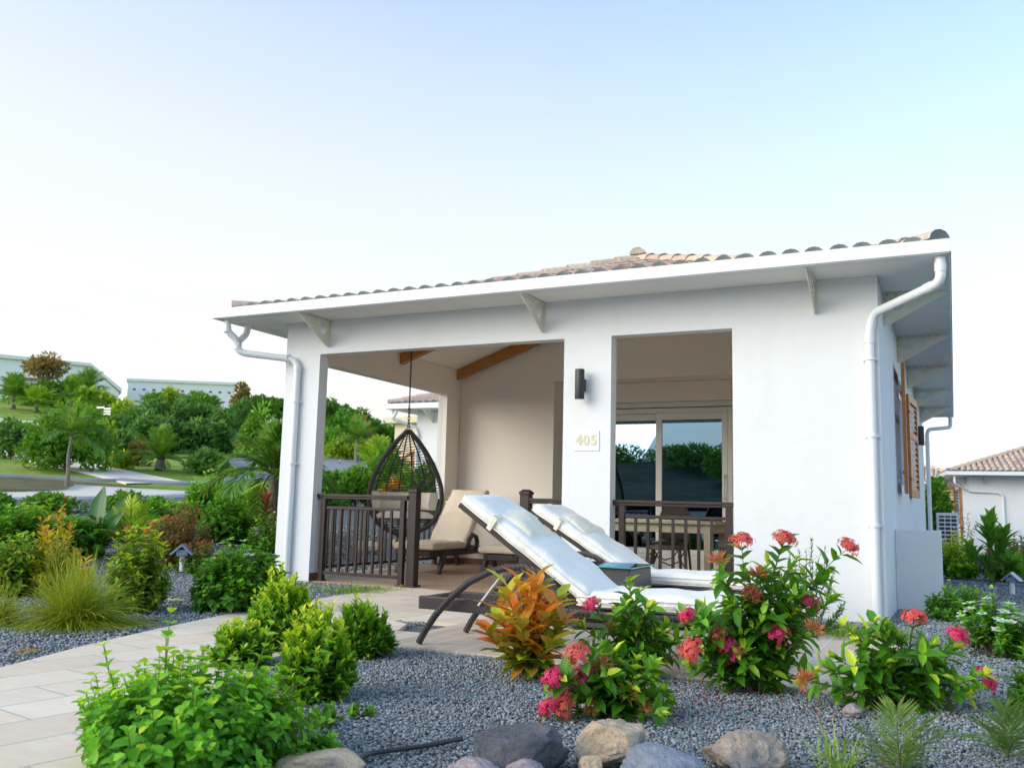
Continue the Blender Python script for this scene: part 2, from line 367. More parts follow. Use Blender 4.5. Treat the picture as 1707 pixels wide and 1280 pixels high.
PT = {'pink': petal('hot_pink_petals', (.66, .02, .09), (.95, .10, .27)), 'coral': petal('coral_petals', (.66, .04, .05), (.94, .24, .19)),
      'orange': petal('orange_buds', (.50, .10, .05), (.90, .42, .20)), 'brown': petal('brown_buds', (.30, .10, .04), (.66, .42, .10)), 'white': petal('white_petals', (.75, .78, .70), (.9, .9, .88)), 'redpetal': petal('fallen_red_petals', (.25, .01, .01), (.45, .05, .03)), 'dry': petal('dry_leaf', (.40, .25, .10), (.60, .42, .18))}
# ------------------------------------------------------------------ foliage
LT = np.array([(0, 0, 0), (.3, -.5, 1), (.3, 0, 0), (.3, .5, 1), (.7, -.42, .85), (.7, 0, 0), (.7, .42, .85), (1, 0, 0)], float)
LQ = np.array([(1, 4, 5, 2), (2, 5, 6, 3)]); LTR = np.array([(0, 1, 2), (0, 2, 3), (4, 7, 5), (5, 7, 6)])
def nrm(a): return a/np.maximum(np.linalg.norm(a, axis=-1, keepdims=True), 1e-9)
class Leaves:
    def __init__(s): s.P = []; s.D = []; s.N = []; s.L = []; s.W = []; s.T = []
    def add(s, P, D, N, Ln, W, T):
        k = len(P); s.P.append(np.asarray(P, float)); s.D.append(nrm(np.asarray(D, float))); s.N.append(np.asarray(N, float))
        s.L.append(np.broadcast_to(Ln, k)); s.W.append(np.broadcast_to(W, k)); s.T.append(np.broadcast_to(T, k))
    def build(s, name, mat, parent, fold=.25, curl=.25, far=False):
        P, D, N = [np.concatenate(q) for q in (s.P, s.D, s.N)]; Ln, W, T = [np.concatenate(q) for q in (s.L, s.W, s.T)]
        S = nrm(np.cross(D, N)); Nn = np.cross(S, D)
        if far: tpl = np.array([(0, 0, 0), (.5, -.5, .6), (1, 0, 0), (.5, .5, .6)])
        else: tpl = LT
        u, v, f = tpl[:, 0], tpl[:, 1], tpl[:, 2]
        V = P[:, None, :]+D[:, None, :]*(u[None, :, None]*Ln[:, None, None])+S[:, None, :]*(v[None, :, None]*W[:, None, None])
        V = V+Nn[:, None, :]*((f*fold)[None, :, None]*W[:, None, None]-(u**2*curl)[None, :, None]*Ln[:, None, None])
        n = len(P); k = len(tpl); base = (np.arange(n)*k)[:, None]
        uv = np.tile(tpl[:, :2], (n, 1)); tint = np.repeat(T, k)
        if far: return arr_mesh(name, V.reshape(-1, 3), (base+np.array([[0, 1, 2, 3]])).reshape(-1, 4), mat, parent, uv, tint)
        Q = (base[:, :, None]+LQ[None]).reshape(-1, 4); TT = (base[:, :, None]+LTR[None]).reshape(-1, 3)
        return arr_mesh(name, V.reshape(-1, 3), Q, mat, parent, uv, tint, tris=TT)
def thin_tubes(name, curves, rads, mat, parent, n=4):
    """curves: list of (k,3) arrays"""
    Vs = []; Fs = []; off = 0
    for c, r in zip(curves, rads):
        c = np.asarray(c, float); k = len(c); t = nrm(np.gradient(c, axis=0)); up = np.tile([.3, .5, .81], (k, 1)); a = nrm(np.cross(t, up)); b = np.cross(t, a)
        rr = np.linspace(r, r*.4, k)[:, None, None]; ang = np.arange(n)*2*PI/n
        ring = c[:, None, :]+(a[:, None, :]*np.cos(ang)[None, :, None]+b[:, None, :]*np.sin(ang)[None, :, None])*rr
        Vs.append(ring.reshape(-1, 3)); i = np.arange(k-1)[:, None]*n; j = np.arange(n)[None, :]
        q = np.stack([i+j, i+(j+1) % n, i+n+(j+1) % n, i+n+j], -1).reshape(-1, 4)+off
        Fs.append(q); off += k*n
    V = np.concatenate(Vs); return arr_mesh(name, V, np.concatenate(Fs), mat, parent, tint=np.full(len(V), .5))
def bez(a, b, c, t):
    t = np.asarray(t)[:, None]; return (1-t)**2*a+2*t*(1-t)*b+t*t*c
def shoot_leaves(lv, g, cur, nodes, per, Ln, Wd, perp=1.0, tan=.5, up=.15, t0=.35, tintb=0., young=.7, hz=None, jit=.25, big=1.0):
    """leaves in whorls along one twig (cur: k x 3)"""
    k = len(cur); ts = np.linspace(t0, 1, nodes); pos = np.stack([np.interp(ts*(k-1), np.arange(k), cur[:, i]) for i in range(3)], 1)
    tg = nrm(np.gradient(cur, axis=0)); tg = np.stack([np.interp(ts*(k-1), np.arange(k), tg[:, i]) for i in range(3)], 1)
    a = nrm(np.cross(tg, np.tile([.2, .31, .93], (nodes, 1)))+1e-4); b = np.cross(tg, a)
    ph = np.arange(nodes)*(PI/2 if per == 2 else 2.4)+g.random()*6.28
    for j in range(per):
        an = ph+2*PI*j/per; pd = a*np.cos(an)[:, None]+b*np.sin(an)[:, None]
        tt = tan+ (ts**4)[:, None]*tan*.8
        D = tg*tt+pd*perp+np.array([0, 0, up])+g.normal(0, jit, (nodes, 3))
        Nn = tg*1.0+np.array([0, 0, .8])-pd*.2
        sz = (.5+.75*g.random(nodes))*(1-.35*(ts**6))*big
        T = np.clip(tintb+young*ts**5+g.normal(0, .11, nodes), 0, 1)
        T = np.where(g.random(nodes) < .02, .98, T)
        lv.add(pos, D, Nn, Ln*sz, Wd*sz, T)
def shrub(name, label, cat, loc, r, h, tips, Ln, Wd, leaf, nodes=9, per=2, group=None, flowers=None, seed=1, upright=.5, tan=.5, perp=1.0, t0=.35, young=.7, curl=.25, far=False, fsz=1.0, stem='bark', ry=None, up=.15, lump=.25, tint0=.2, stray=0):
    g = np.random.default_rng(seed); e = thing(name, label, cat, loc, 0, group); ry = ry or r
    lv = Leaves(); curves = []; tipp = []
    lobes = nrm(g.normal(size=(7, 3))); amp = g.uniform(-lump, lump, 7)
    for i in range(tips):
        ct = 1-g.random()*1.02; st = math.sqrt(max(0, 1-ct*ct)); fi = g.random()*2*PI
        d = np.array([st*math.cos(fi), st*math.sin(fi), ct]); k = 1+float((np.clip(lobes@d-.4, 0, 1)*amp).sum())*1.6
        k *= g.uniform(.62, 1.0)**.6
        if i < stray: k *= 1.25+.25*g.random(); d = nrm(np.array([d[0]*.7, d[1]*.7, abs(d[2])+.5]))
        tip = np.array([d[0]*r*k, d[1]*ry*k, h*(.08+.92*max(0, d[2])*k+.10*g.random())])
        b0 = np.array([g.normal(0, .10*r), g.normal(0, .10*r), 0]); mid = np.array([tip[0]*(1-upright*.55), tip[1]*(1-upright*.55), tip[2]*(.25+.25*(1-upright))])
        cur = bez(b0, mid, tip, np.linspace(0, 1, 7)); cur[1:-1] += g.normal(0, .012*h, (5, 3)); curves.append(cur); tipp.append((tip, cur[-1]-cur[-2]))
        hf = tip[2]/h
        shoot_leaves(lv, g, cur, nodes, per, Ln, Wd, perp, tan, up, t0, tint0*(.35+.65*hf), young*(.45+.55*hf))
    lv.build('foliage', L[leaf], e, curl=curl, far=far)
    thin_tubes('stem', curves, [.0028+.002*g.random() for _ in curves] if not far else [.012]*len(curves), M[stem], e)
    if flowers:
        kind, cnt = flowers; order = sorted(range(len(tipp)), key=lambda i: -(tipp[i][0][2]/h+.5*g.random()))
        for i in order[:cnt]:
            kd = kind[int(g.integers(len(kind)))] if not isinstance(kind, str) else kind
            flower(e, tipp[i][0], tipp[i][1], kd, g, fsz)
    return e
FL_CACHE = {}
def flower_mesh(kd, var):
    """dome of small star florets (or spiky buds)"""
    g = np.random.default_rng(100+var+hash_s(kd)); V = []; Q = []; T = []
    if kd == 'white':
        for j in range(5):
            a = 2*PI*j/5; d = np.array([math.cos(a), math.sin(a), .15]); s = np.array([-math.sin(a), math.cos(a), 0]); b = len(V)
            V += [d*.001, d*.010-s*.0075, d*.019, d*.010+s*.0075]; Q.append((b, b+1, b+2, b+3)); T += [0, .6, 1, .6]
    elif kd in ('pink', 'coral'):
        n = 85
        for i in range(n):
            z = g.uniform(-.1, 1); a = g.random()*6.28; s = math.sqrt(max(0, 1-z*z)); d = nrm(np.array([s*math.cos(a)+.001, s*math.sin(a), z])+g.normal(0, .1, 3)); R = .034*(.6+.75*g.random()**1.3); c = d*np.array([R, R, R*.85])
            t1 = nrm(np.cross(d, [.3, .2, .9])); t2 = np.cross(d, t1); ph = g.random()*6
            b = len(V); V += [c*.3+t1*.0012, c*.3-t1*.0012, c-t1*.0012, c+t1*.0012]; Q.append((b, b+1, b+2, b+3)); T += [0, 0, .2, .2]
            for j in range(4):
                aa = ph+j*PI/2; e1 = t1*math.cos(aa)+t2*math.sin(aa); e2 = -t1*math.sin(aa)+t2*math.cos(aa); b = len(V); tt = .5+.5*g.random()
                V += [c, c+e1*.005-e2*.0032+d*.001, c+e1*.0105-d*.001*g.random(), c+e1*.005+e2*.0032+d*.001]; Q.append((b, b+1, b+2, b+3)); T += [.3, tt, tt, tt]
    else:
        n = 90
        for i in range(n):
            z = g.uniform(-.05, 1); a = g.random()*6.28; s = math.sqrt(max(0, 1-z*z)); d = nrm(np.array([s*math.cos(a), s*math.sin(a), z])); R = .040*(.7+.5*g.random())
            t1 = nrm(np.cross(d, [.3, .2, .9])); t2 = np.cross(d, t1); b = len(V)
            for tt in (t1, t2):
                b = len(V); V += [d*.008, d*R*.75+tt*.0016, d*R*1.08, d*R*.75-tt*.0016]; Q.append((b, b+1, b+2, b+3)); T += [0, .6, 1, .6]
    return np.array(V), np.array(Q), np.array(T)
def hash_s(s): return sum(ord(c)*(i+3) for i, c in enumerate(s)) % 997
def flower(parent, p, d, kd, g, size=1.0, nm='flower'):
    var = int(g.integers(3)); key = (kd, var)
    if key not in FL_CACHE:
        V, Q, T = flower_mesh(kd, var); o = arr_mesh(nm, V, Q, PT[kd], parent, tint=T, smooth=False); FL_CACHE[key] = o.data
    else: o = bpy.data.objects.new(nm, FL_CACHE[key]); link(o, parent)
    z = Vector(d).normalized(); z = (z+Vector((0, 0, .6))).normalized(); o.location = Vector(p)+z*.004
    o.rotation_mode = 'QUATERNION'; o.rotation_quaternion = z.to_track_quat('Z', 'Y'); s = size*(1.38 if kd in ('pink', 'coral', 'orange', 'brown') else 2.5)*(.8+.35*g.random()); o.scale = (s, s, s)
    return o
def blades(name, label, cat, loc, n, Ln, Wd, leaf, spread=.7, seed=1, segs=5, droop=.5, base=.04, group=None, parent=None, zmin=.25):
    """tuft of narrow arching blades"""
    g = np.random.default_rng(seed); e = thing(name, label, cat, loc, 0, group) if parent is None else parent
    a = g.random(n)*2*PI; el = np.arccos(np.clip(zmin+(1-zmin)*g.random(n)**(.8), 0, 1))*spread/.7
    d = np.stack([np.sin(el)*np.cos(a), np.sin(el)*np.sin(a), np.cos(el)], 1); p0 = np.stack([g.normal(0, base, n), g.normal(0, base, n), np.zeros(n)], 1)
    ln = Ln*(.5+.5*g.random(n)); ts = np.linspace(0, 1, segs+1); side = nrm(np.cross(d, [0, 0, 1])+g.normal(0, .3, (n, 3)))
    P = p0[:, None]+d[:, None]*(ts[None, :, None]*ln[:, None, None]); P[..., 2] -= (ts**2)[None]*(ln*droop*np.sin(el))[:, None]
    P[..., 2] = np.maximum(P[..., 2], .004)
    w = Wd*np.sqrt(np.clip(1-ts**2, .02, 1))*.5; A = P-side[:, None]*w[None, :, None]; B = P+side[:, None]*w[None, :, None]
    V = np.stack([A, B], 2).reshape(-1, 3); k = segs+1; b = (np.arange(n)*k*2)[:, None]; i = np.arange(segs)[None]*2
    Q = np.stack([b+i, b+i+1, b+i+3, b+i+2], -1).reshape(-1, 4)
    uv = np.stack([np.tile(np.repeat(ts, 2), n), np.tile([-.5, .5], n*k)], 1); T = np.repeat(np.clip(g.random(n)*.6+.2, 0, 1), 2*k)*(.6+.4*uv[:, 0])
    arr_mesh('blades', V, Q, L[leaf], e, uv, T); return e
def frond(lv, g, p0, d0, length, nl, Ln, Wd, droop, tint, rach, vee=.35):
    d0 = nrm(np.array(d0, float)); ts = np.linspace(0, 1, 12); hor = np.array([d0[0], d0[1], 0]); hor = nrm(hor+1e-6)
    P = p0+d0*ts[:, None]*length; P[:, 2] -= droop*length*ts**2*.8; P += hor*(-.12*droop*length*ts[:, None]**3)
    rach.append(P)
    tt = np.linspace(.12, 1, nl); pos = np.stack([np.interp(tt*11, np.arange(12), P[:, i]) for i in range(3)], 1)
    tg = nrm(np.gradient(P, axis=0)); tg = np.stack([np.interp(tt*11, np.arange(12), tg[:, i]) for i in range(3)], 1)
    sd = nrm(np.cross(tg, [0, 0, 1])); un = np.cross(sd, tg); ll = Ln*(np.sin(PI*(.12+.80*tt))**.6)
    for s in (-1, 1):
        D = sd*s*(1.0-.35*tt)[:, None]+tg*(.55+.5*tt)[:, None]+un*vee+g.normal(0, .09, (nl, 3)); D[:, 2] -= .15
        lv.add(pos, D, un+g.normal(0, .1, (nl, 3)), ll, Wd, np.clip(tint+g.normal(0, .12, nl), 0, 1))
def palm(name, label, loc, trunk, fronds, fl, Ln, Wd, leaf='palm', seed=1, group=None, droop=.55, nl=26, tr=.09, up=(.15, .95), cat='palm tree', far=False, proto=None, lean=0):
    if proto is not None:
        e = thing(name, label, cat, loc, seed*1.3, group); e.scale = proto[1]
        for ch in proto[0].children:
            c = ch.copy(); link(c, e)
        return e
    g = np.random.default_rng(seed); e = thing(name, label, cat, loc, 0, group); lv = Leaves(); rach = []
    for i in range(fronds):
        a = i*2.4+g.normal(0, .2); el = up[0]+(up[1]-up[0])*((i+.5)/fronds)+g.normal(0, .05)
        dz = math.sin(el*PI/2); dh = math.cos(el*PI/2)
        frond(lv, g, np.array([lean, 0, trunk]), (dh*math.cos(a), dh*math.sin(a), dz), fl*(.8+.3*g.random()), nl, Ln, Wd, droop*(1.2-.5*el), .25+.55*el*g.random(), rach)
    lv.build('crown', L[leaf], e, fold=.15, curl=.35, far=far); thin_tubes('frond_stalk', rach, [.014*fl]*len(rach), M['stemgreen'], e)
    if trunk > .15:
        m = MB(); k = 9; pts = [(lean*math.sin(PI/2*i/(k-1)), .02*math.sin(i), trunk*i/(k-1)) for i in range(k)]
        m.tube(pts, [tr*(1.35-.5*i/(k-1)) for i in range(k)], 9).build('trunk', M['stemgrey'], e, smooth=60)
    return e
def cloud(lv, g, c, r, n, Ln, Wd, tint=(.2, .8), up=.4):
    """leaf clump: an uneven shell of leaves about a centre"""
    d = nrm(g.normal(size=(n, 3))); k = g.random(n)**.33; k = .45+.6*k
    P = np.array(c)+d*np.array(r)*k[:, None]; D = nrm(d+g.normal(0, .6, (n, 3))+np.array([0, 0, up])); N = nrm(np.array([0, 0, 1.])+d*.8+g.normal(0, .5, (n, 3)))
    T = np.clip(tint[0]+(tint[1]-tint[0])*g.random(n), 0, 1); lv.add(P, D, N, Ln*(.6+.7*g.random(n)), Wd*(.7+.5*g.random(n)), T)
def bush(name, label, cat, loc, r, h, leaf, seed=1, n=1500, Ln=.12, Wd=.06, group=None, lobes=9, trunk=0, ry=None, tint=(.1, .9)):
    """mid-distance shrub or small tree built of leafy clumps on forking limbs"""
    g = np.random.default_rng(seed); e = thing(name, label, cat, loc, 0, group); lv = Leaves(); ry = ry or r; cur = []
    for i in range(lobes):
        a = 2.4*i+g.random(); q = math.sqrt((i+.5)/lobes)
        zc = trunk+(h-trunk)*(.25+.55*(1-q*q)*(.7+.5*g.random())+.12*g.random()); c = np.array([q*.72*r*math.cos(a), q*.72*ry*math.sin(a), zc])
        rr = np.array([r*.42, ry*.42, (h-trunk)*.30])*(.75+.5*g.random()); hi = .35+.65*(zc-trunk)/max(.01, h-trunk); tb = g.uniform(-.15, .15)
        cloud(lv, g, c, rr, n//lobes, Ln, Wd, (tint[0]+tb*.5, tint[1]*hi+tb))
        cur.append(bez(np.array([0, 0, 0]), np.array([0, 0, zc*.5]), c, np.linspace(0, 1, 6)))
    lv.build('foliage' if trunk == 0 else 'crown', L[leaf], e, far=True, fold=.3)
    if trunk > 0: thin_tubes('trunk', cur, [max(.02, .05*h/2)]*len(cur), M['stemgrey'], e, 6)
    else: thin_tubes('stem', cur, [.012*max(1, h)]*len(cur), M['bark'], e, 5)
    return e
def copy_thing(src, label, loc, rz=0, sc=1.0, group=None):
    e = src.copy(); link(e); e.location = loc; e.rotation_euler = (0, 0, rz); e.scale = (sc, sc, sc) if not hasattr(sc, '__len__') else sc
    e['label'] = label
    if group: e['group'] = group
    for ch in src.children:
        c = ch.copy(); link(c, e)
        for g2 in ch.children:
            d = g2.copy(); link(d, c)
    return e
# ------------------------------------------------------------------ setting: ground, paving, lawn, roads
def sheet(name, mat, az0, az1, naz, rad, off, kind='structure', mask=None):
    A = np.radians(np.linspace(az0, az1, naz)); R_ = np.array(rad)
    X = -np.sin(A)[None]*R_[:, None]; Y = np.cos(A)[None]*R_[:, None]; Z = hgt(X, Y)+off
    V = np.stack([X, Y, Z], -1).reshape(-1, 3); i = np.arange(len(R_)-1)[:, None]*naz; j = np.arange(naz-1)[None]
    Q = np.stack([i+j, i+naz+j, i+naz+j+1, i+j+1], -1).reshape(-1, 4)
    if mask is not None: Q = Q[mask(V[Q].mean(1))]
    o = arr_mesh(name, V, Q, mat); tag(o, kind=kind); return o
rads = [0.01]+list(np.arange(.5, 12, .5))+list(np.arange(12, 60, 1.0))+list(np.arange(60, 130, 4))+[140, 160, 200, 300, 500, 900, 1500]
g0 = sheet('ground', M['gravelbed'], -180, 180, 361, rads, -.028)
lr = [r for r in rads if r >= 22]
def lawn_mask(c):
    az = np.degrees(np.arctan2(-c[:, 0], c[:, 1])); d = np.hypot(c[:, 0], c[:, 1])
    return (((az > 24) & (d > 23.6)) | (d > 55)) | ((np.abs(az) > 95) & (d > 26))
sheet('lawn', M['lawn'], -180, 180, 361, lr, .0, mask=lawn_mask)
def ribbon(name, mat, pts, width, off, kind='structure', thick=None):
    """strip draped over the ground along world points"""
    P = [Vector((p[0], p[1], 0)) for p in pts]; fine = []
    for i in range(len(P)-1):
        a, b, c, d = P[max(0, i-1)], P[i], P[i+1], P[min(len(P)-1, i+2)]
        for k in range(12):
            t = k/12; fine.append(.5*((2*b)+(c-a)*t+(2*a-5*b+4*c-d)*t*t+(3*b-a-3*c+d)*t**3))
    fine.append(P[-1]); V = []; n = len(fine); W = width if hasattr(width, '__len__') else [width]*len(P)
    for i, p in enumerate(fine):
        t = (fine[min(n-1, i+1)]-fine[max(0, i-1)]).normalized(); s = Vector((-t.y, t.x, 0)); w = np.interp(i/(n-1)*(len(P)-1), range(len(P)), W)
        for q in range(7):
            v = p+s*w*(q/6-.5); V.append((v.x, v.y, H(v.x, v.y)+off))
    i = np.arange(n-1)[:, None]*7; j = np.arange(6)[None]; Q = np.stack([i+j, i+j+1, i+j+8, i+j+7], -1).reshape(-1, 4).tolist()
    for e0 in (0, 6):
        b = len(V)
        for k in range(n): x, y, z = V[k*7+e0]; V.append((x, y, z-off-.04))
        for k in range(n-1): Q.append([k*7+e0, (k+1)*7+e0, b+k+1, b+k])
    o = arr_mesh(name, np.array(V), np.array(Q), mat, smooth=False); tag(o, kind=kind); return o
# paving slabs at the house (30 mm thick)
def slab_poly(name, poly, mat, z=0.0, th=.03):
    o = MB().prism(poly, z-th, z, 'xy').build(name, mat); tag(o, kind='structure'); return o
Lft = [(-3.15, .6), (-3.62, 1.6), (-4.36, 3.11), (-4.59, 3.75), (-4.80, 4.47), (-5.0, 5.3), (-5.12, 6.15), (-5.22, 7.0), (-5.30, 7.75), (-5.36, 8.16)]
Rgt = [(-1.35, .6), (-2.1, 1.6), (-2.75, 2.6), (-3.1, 3.3), (-3.45, 4.1), (-3.62, 4.86), (-3.5, 5.45), (-3.62, 5.75), (-3.88, 5.9), (-3.60, 5.98), (-3.3, 6.0), (-3.3, 6.58), (-3.75, 6.62), (-4.0, 6.66), (-3.9, 7.05), (-3.6, 7.1), (-3.6, 8.16)]
slab_poly('garden_path', Lft+Rgt[::-1], M['slab'], 0.0)
slab_poly('paved_pad', [(-3.30, 4.85), (-.36, 4.85), (-.36, 7.05), (-1.9, 7.05), (-1.9, 6.72), (-3.296, 6.6)], M['plank'], .004)
slab_poly('pad_link', [(-3.60, 4.87), (-3.304, 4.87), (-3.304, 5.4), (-3.48, 5.4)], M['plank'], .003)
tag(MB().box(-6.9, -.68, 8.165, 12.9, -.06, 0.0).build('terrace_floor', M['terrace']), kind='structure')
# distant paths and road
def pixpts(l): return [at(*p) for p in l]
P1 = [atd(-180, 20.5), atd(-60, 21), atd(40, 21.5), atd(120, 22.2), atd(190, 23), atd(245, 24.5)]
ribbon('lower_path', M['pathstone'], P1, [1.7, 1.7, 1.7, 1.7, 2.4, 3.8], .03)
P2 = [atd(-160, 37), atd(-40, 37), atd(30, 35.5), atd(90, 33), atd(150, 30.5), atd(210, 28.3), atd(262, 26.6)]
ribbon('upper_path', M['pathstone'], P2, [1.8, 1.8, 1.8, 1.7, 1.6, 1.6, 1.8], .035)
P3 = [atd(190, 27.2), atd(260, 26.8), atd(320, 27), atd(380, 28.2), atd(440, 30), atd(500, 32), atd(560, 34), atd(610, 36.5), atd(650, 41)]
ribbon('driveway', M['concrete'], P3[3:], [.6, 1.6, 5, 11, 11, 9], .045)
ribbon('side_path', M['concrete'], P3[:4], .6, .055)
P4 = [atd(-100, 60), atd(0, 58), atd(70, 57), atd(120, 58)]
ribbon('hill_path', M['pathstone'], P4, 1.6, .05)
ribbon('dry_bank', M['bank'], [atd(-180, 25), atd(-60, 25), atd(60, 25), atd(150, 25.2), atd(215, 25.6)], [4.2, 4.2, 4.0, 3, 1.0], .02)
sheet('bounce_forecourt', M['pathstone'], 100, 260, 60, [1.6]+list(np.arange(2.5,12,1.0)), .006)  # unseen pale paving added behind the camera to bounce light onto the walls
sheet('hillside', M['scrub'], 100, 262, 120, list(np.arange(22, 60, 1.0))+list(np.arange(60, 130, 5))+[200, 400], .12)
kb = ribbon('kerb', M['concrete'], [atd(-180, 27.6), atd(-60, 27.4), atd(60, 27.2), atd(150, 26.9), atd(190, 27)], .22, .07)

# ------------------------------------------------------------------ gravel stones (real pebbles)
def pebbles():
    g = np.random.default_rng(5); regs = []
    def inside(P, poly):
        x, y = P[:, 0], P[:, 1]; c = np.zeros(len(P), bool); n = len(poly)
        for i in range(n):
            x1, y1 = poly[i]; x2, y2 = poly[(i+1) % n]
            cond = ((y1 > y) != (y2 > y)) & (x < (x2-x1)*(y-y1)/(y2-y1+1e-12)+x1); c ^= cond
        return c
    pathpoly = Lft+Rgt[::-1]
    for (x0, x1, y0, y1, dens, s) in [(-3.9, 1.6, 1.6, 4.9, 9500, .0063), (-3.9, 2.9, 4.9, 9.9, 3600, .0085), (-9.5, -3.9, 2.4, 9.0, 2400, .009), (-.3, 5.5, 8, 16, 420, .016), (-11, -6.9, 8.5, 13, 420, .016)]:
        n = int((x1-x0)*(y1-y0)*dens); P = np.stack([g.uniform(x0, x1, n), g.uniform(y0, y1, n)], 1); m = ~inside(P, pathpoly)
        m &= ~((P[:, 0] > -3.6) & (P[:, 0] < -.36) & (P[:, 1] > 4.84) & (P[:, 1] < 7.06) & ~((P[:, 0] < -1.88) & (P[:, 1] > 6.65)))
        m &= ~((P[:, 0] > -6.95) & (P[:, 0] < -.52) & (P[:, 1] > 8.12))
        az = np.degrees(np.arctan2(-P[:, 0], P[:, 1])); m &= (az < 62) & (az > -9)
        P = P[m]; regs.append((P, np.full(len(P), s)))
    P = np.concatenate([r[0] for r in regs]); S = np.concatenate([r[1] for r in regs]); n = len(P)
    S = S*np.exp(g.normal(0, .28, n)); base = np.array([(x, y, z) for z in (-1, 1) for y in (-1, 1) for x in (-1, 1)], float)*.62
    Vt = base[None]+g.normal(0, .17, (n, 8, 3)); Vt *= S[:, None, None]*np.array([1, .85, .6]); 
    a = g.random(n)*6.28; ca, sa = np.cos(a)[:, None], np.sin(a)[:, None]; b = g.normal(0, .5, n); cb, sb = np.cos(b)[:, None], np.sin(b)[:, None]
    x, y, z = Vt[..., 0], Vt[..., 1], Vt[..., 2]; x, z = x*cb-z*sb, x*sb+z*cb; x, y = x*ca-y*sa, x*sa+y*ca
    zz = hgt(P[:, 0], P[:, 1])-.022+g.random(n)*.018
    V = np.stack([x+P[:, 0, None], y+P[:, 1, None], z+zz[:, None]], -1).reshape(-1, 3)
    F = np.array([(0, 2, 3, 1), (4, 5, 7, 6), (0, 1, 5, 4), (2, 6, 7, 3), (0, 4, 6, 2), (1, 3, 7, 5)]); Q = (np.arange(n)*8)[:, None, None]+F[None]
    T = np.repeat(g.random(n), 8)
    o = arr_mesh('gravel', V, Q.reshape(-1, 4), M['gravel'], tint=T, smooth=False); tag(o, 'loose grey crushed stone gravel covering the flower beds', 'gravel', kind='stuff')
pebbles()

# ------------------------------------------------------------------ building helpers
def grid_wall(mb, us, zs, solid, d0, d1, axis='y'):
    """wall from a grid of cells, only outer faces; u along x (axis y) or along y (axis x)"""
    def pt(u, d, z): return (u, d, z) if axis == 'y' else (d, u, z)
    nu, nz = len(us)-1, len(zs)-1
    S = lambda i, j: 0 <= i < nu and 0 <= j < nz and solid(i, j)
    for i in range(nu):
        for j in range(nz):
            if not S(i, j): continue
            u0, u1, z0, z1 = us[i], us[i+1], zs[j], zs[j+1]
            for d in (d0, d1): mb.add([pt(u0, d, z0), pt(u1, d, z0), pt(u1, d, z1), pt(u0, d, z1)], [(0, 1, 2, 3)])
            if not S(i-1, j): mb.add([pt(u0, d0, z0), pt(u0, d1, z0), pt(u0, d1, z1), pt(u0, d0, z1)], [(0, 1, 2, 3)])
            if not S(i+1, j): mb.add([pt(u1, d0, z0), pt(u1, d1, z0), pt(u1, d1, z1), pt(u1, d0, z1)], [(0, 1, 2, 3)])
            if not S(i, j-1): mb.add([pt(u0, d0, z0), pt(u1, d0, z0), pt(u1, d1, z0), pt(u0, d1, z0)], [(0, 1, 2, 3)])
            if not S(i, j+1): mb.add([pt(u0, d0, z1), pt(u1, d0, z1), pt(u1, d1, z1), pt(u0, d1, z1)], [(0, 1, 2, 3)])
    return mb
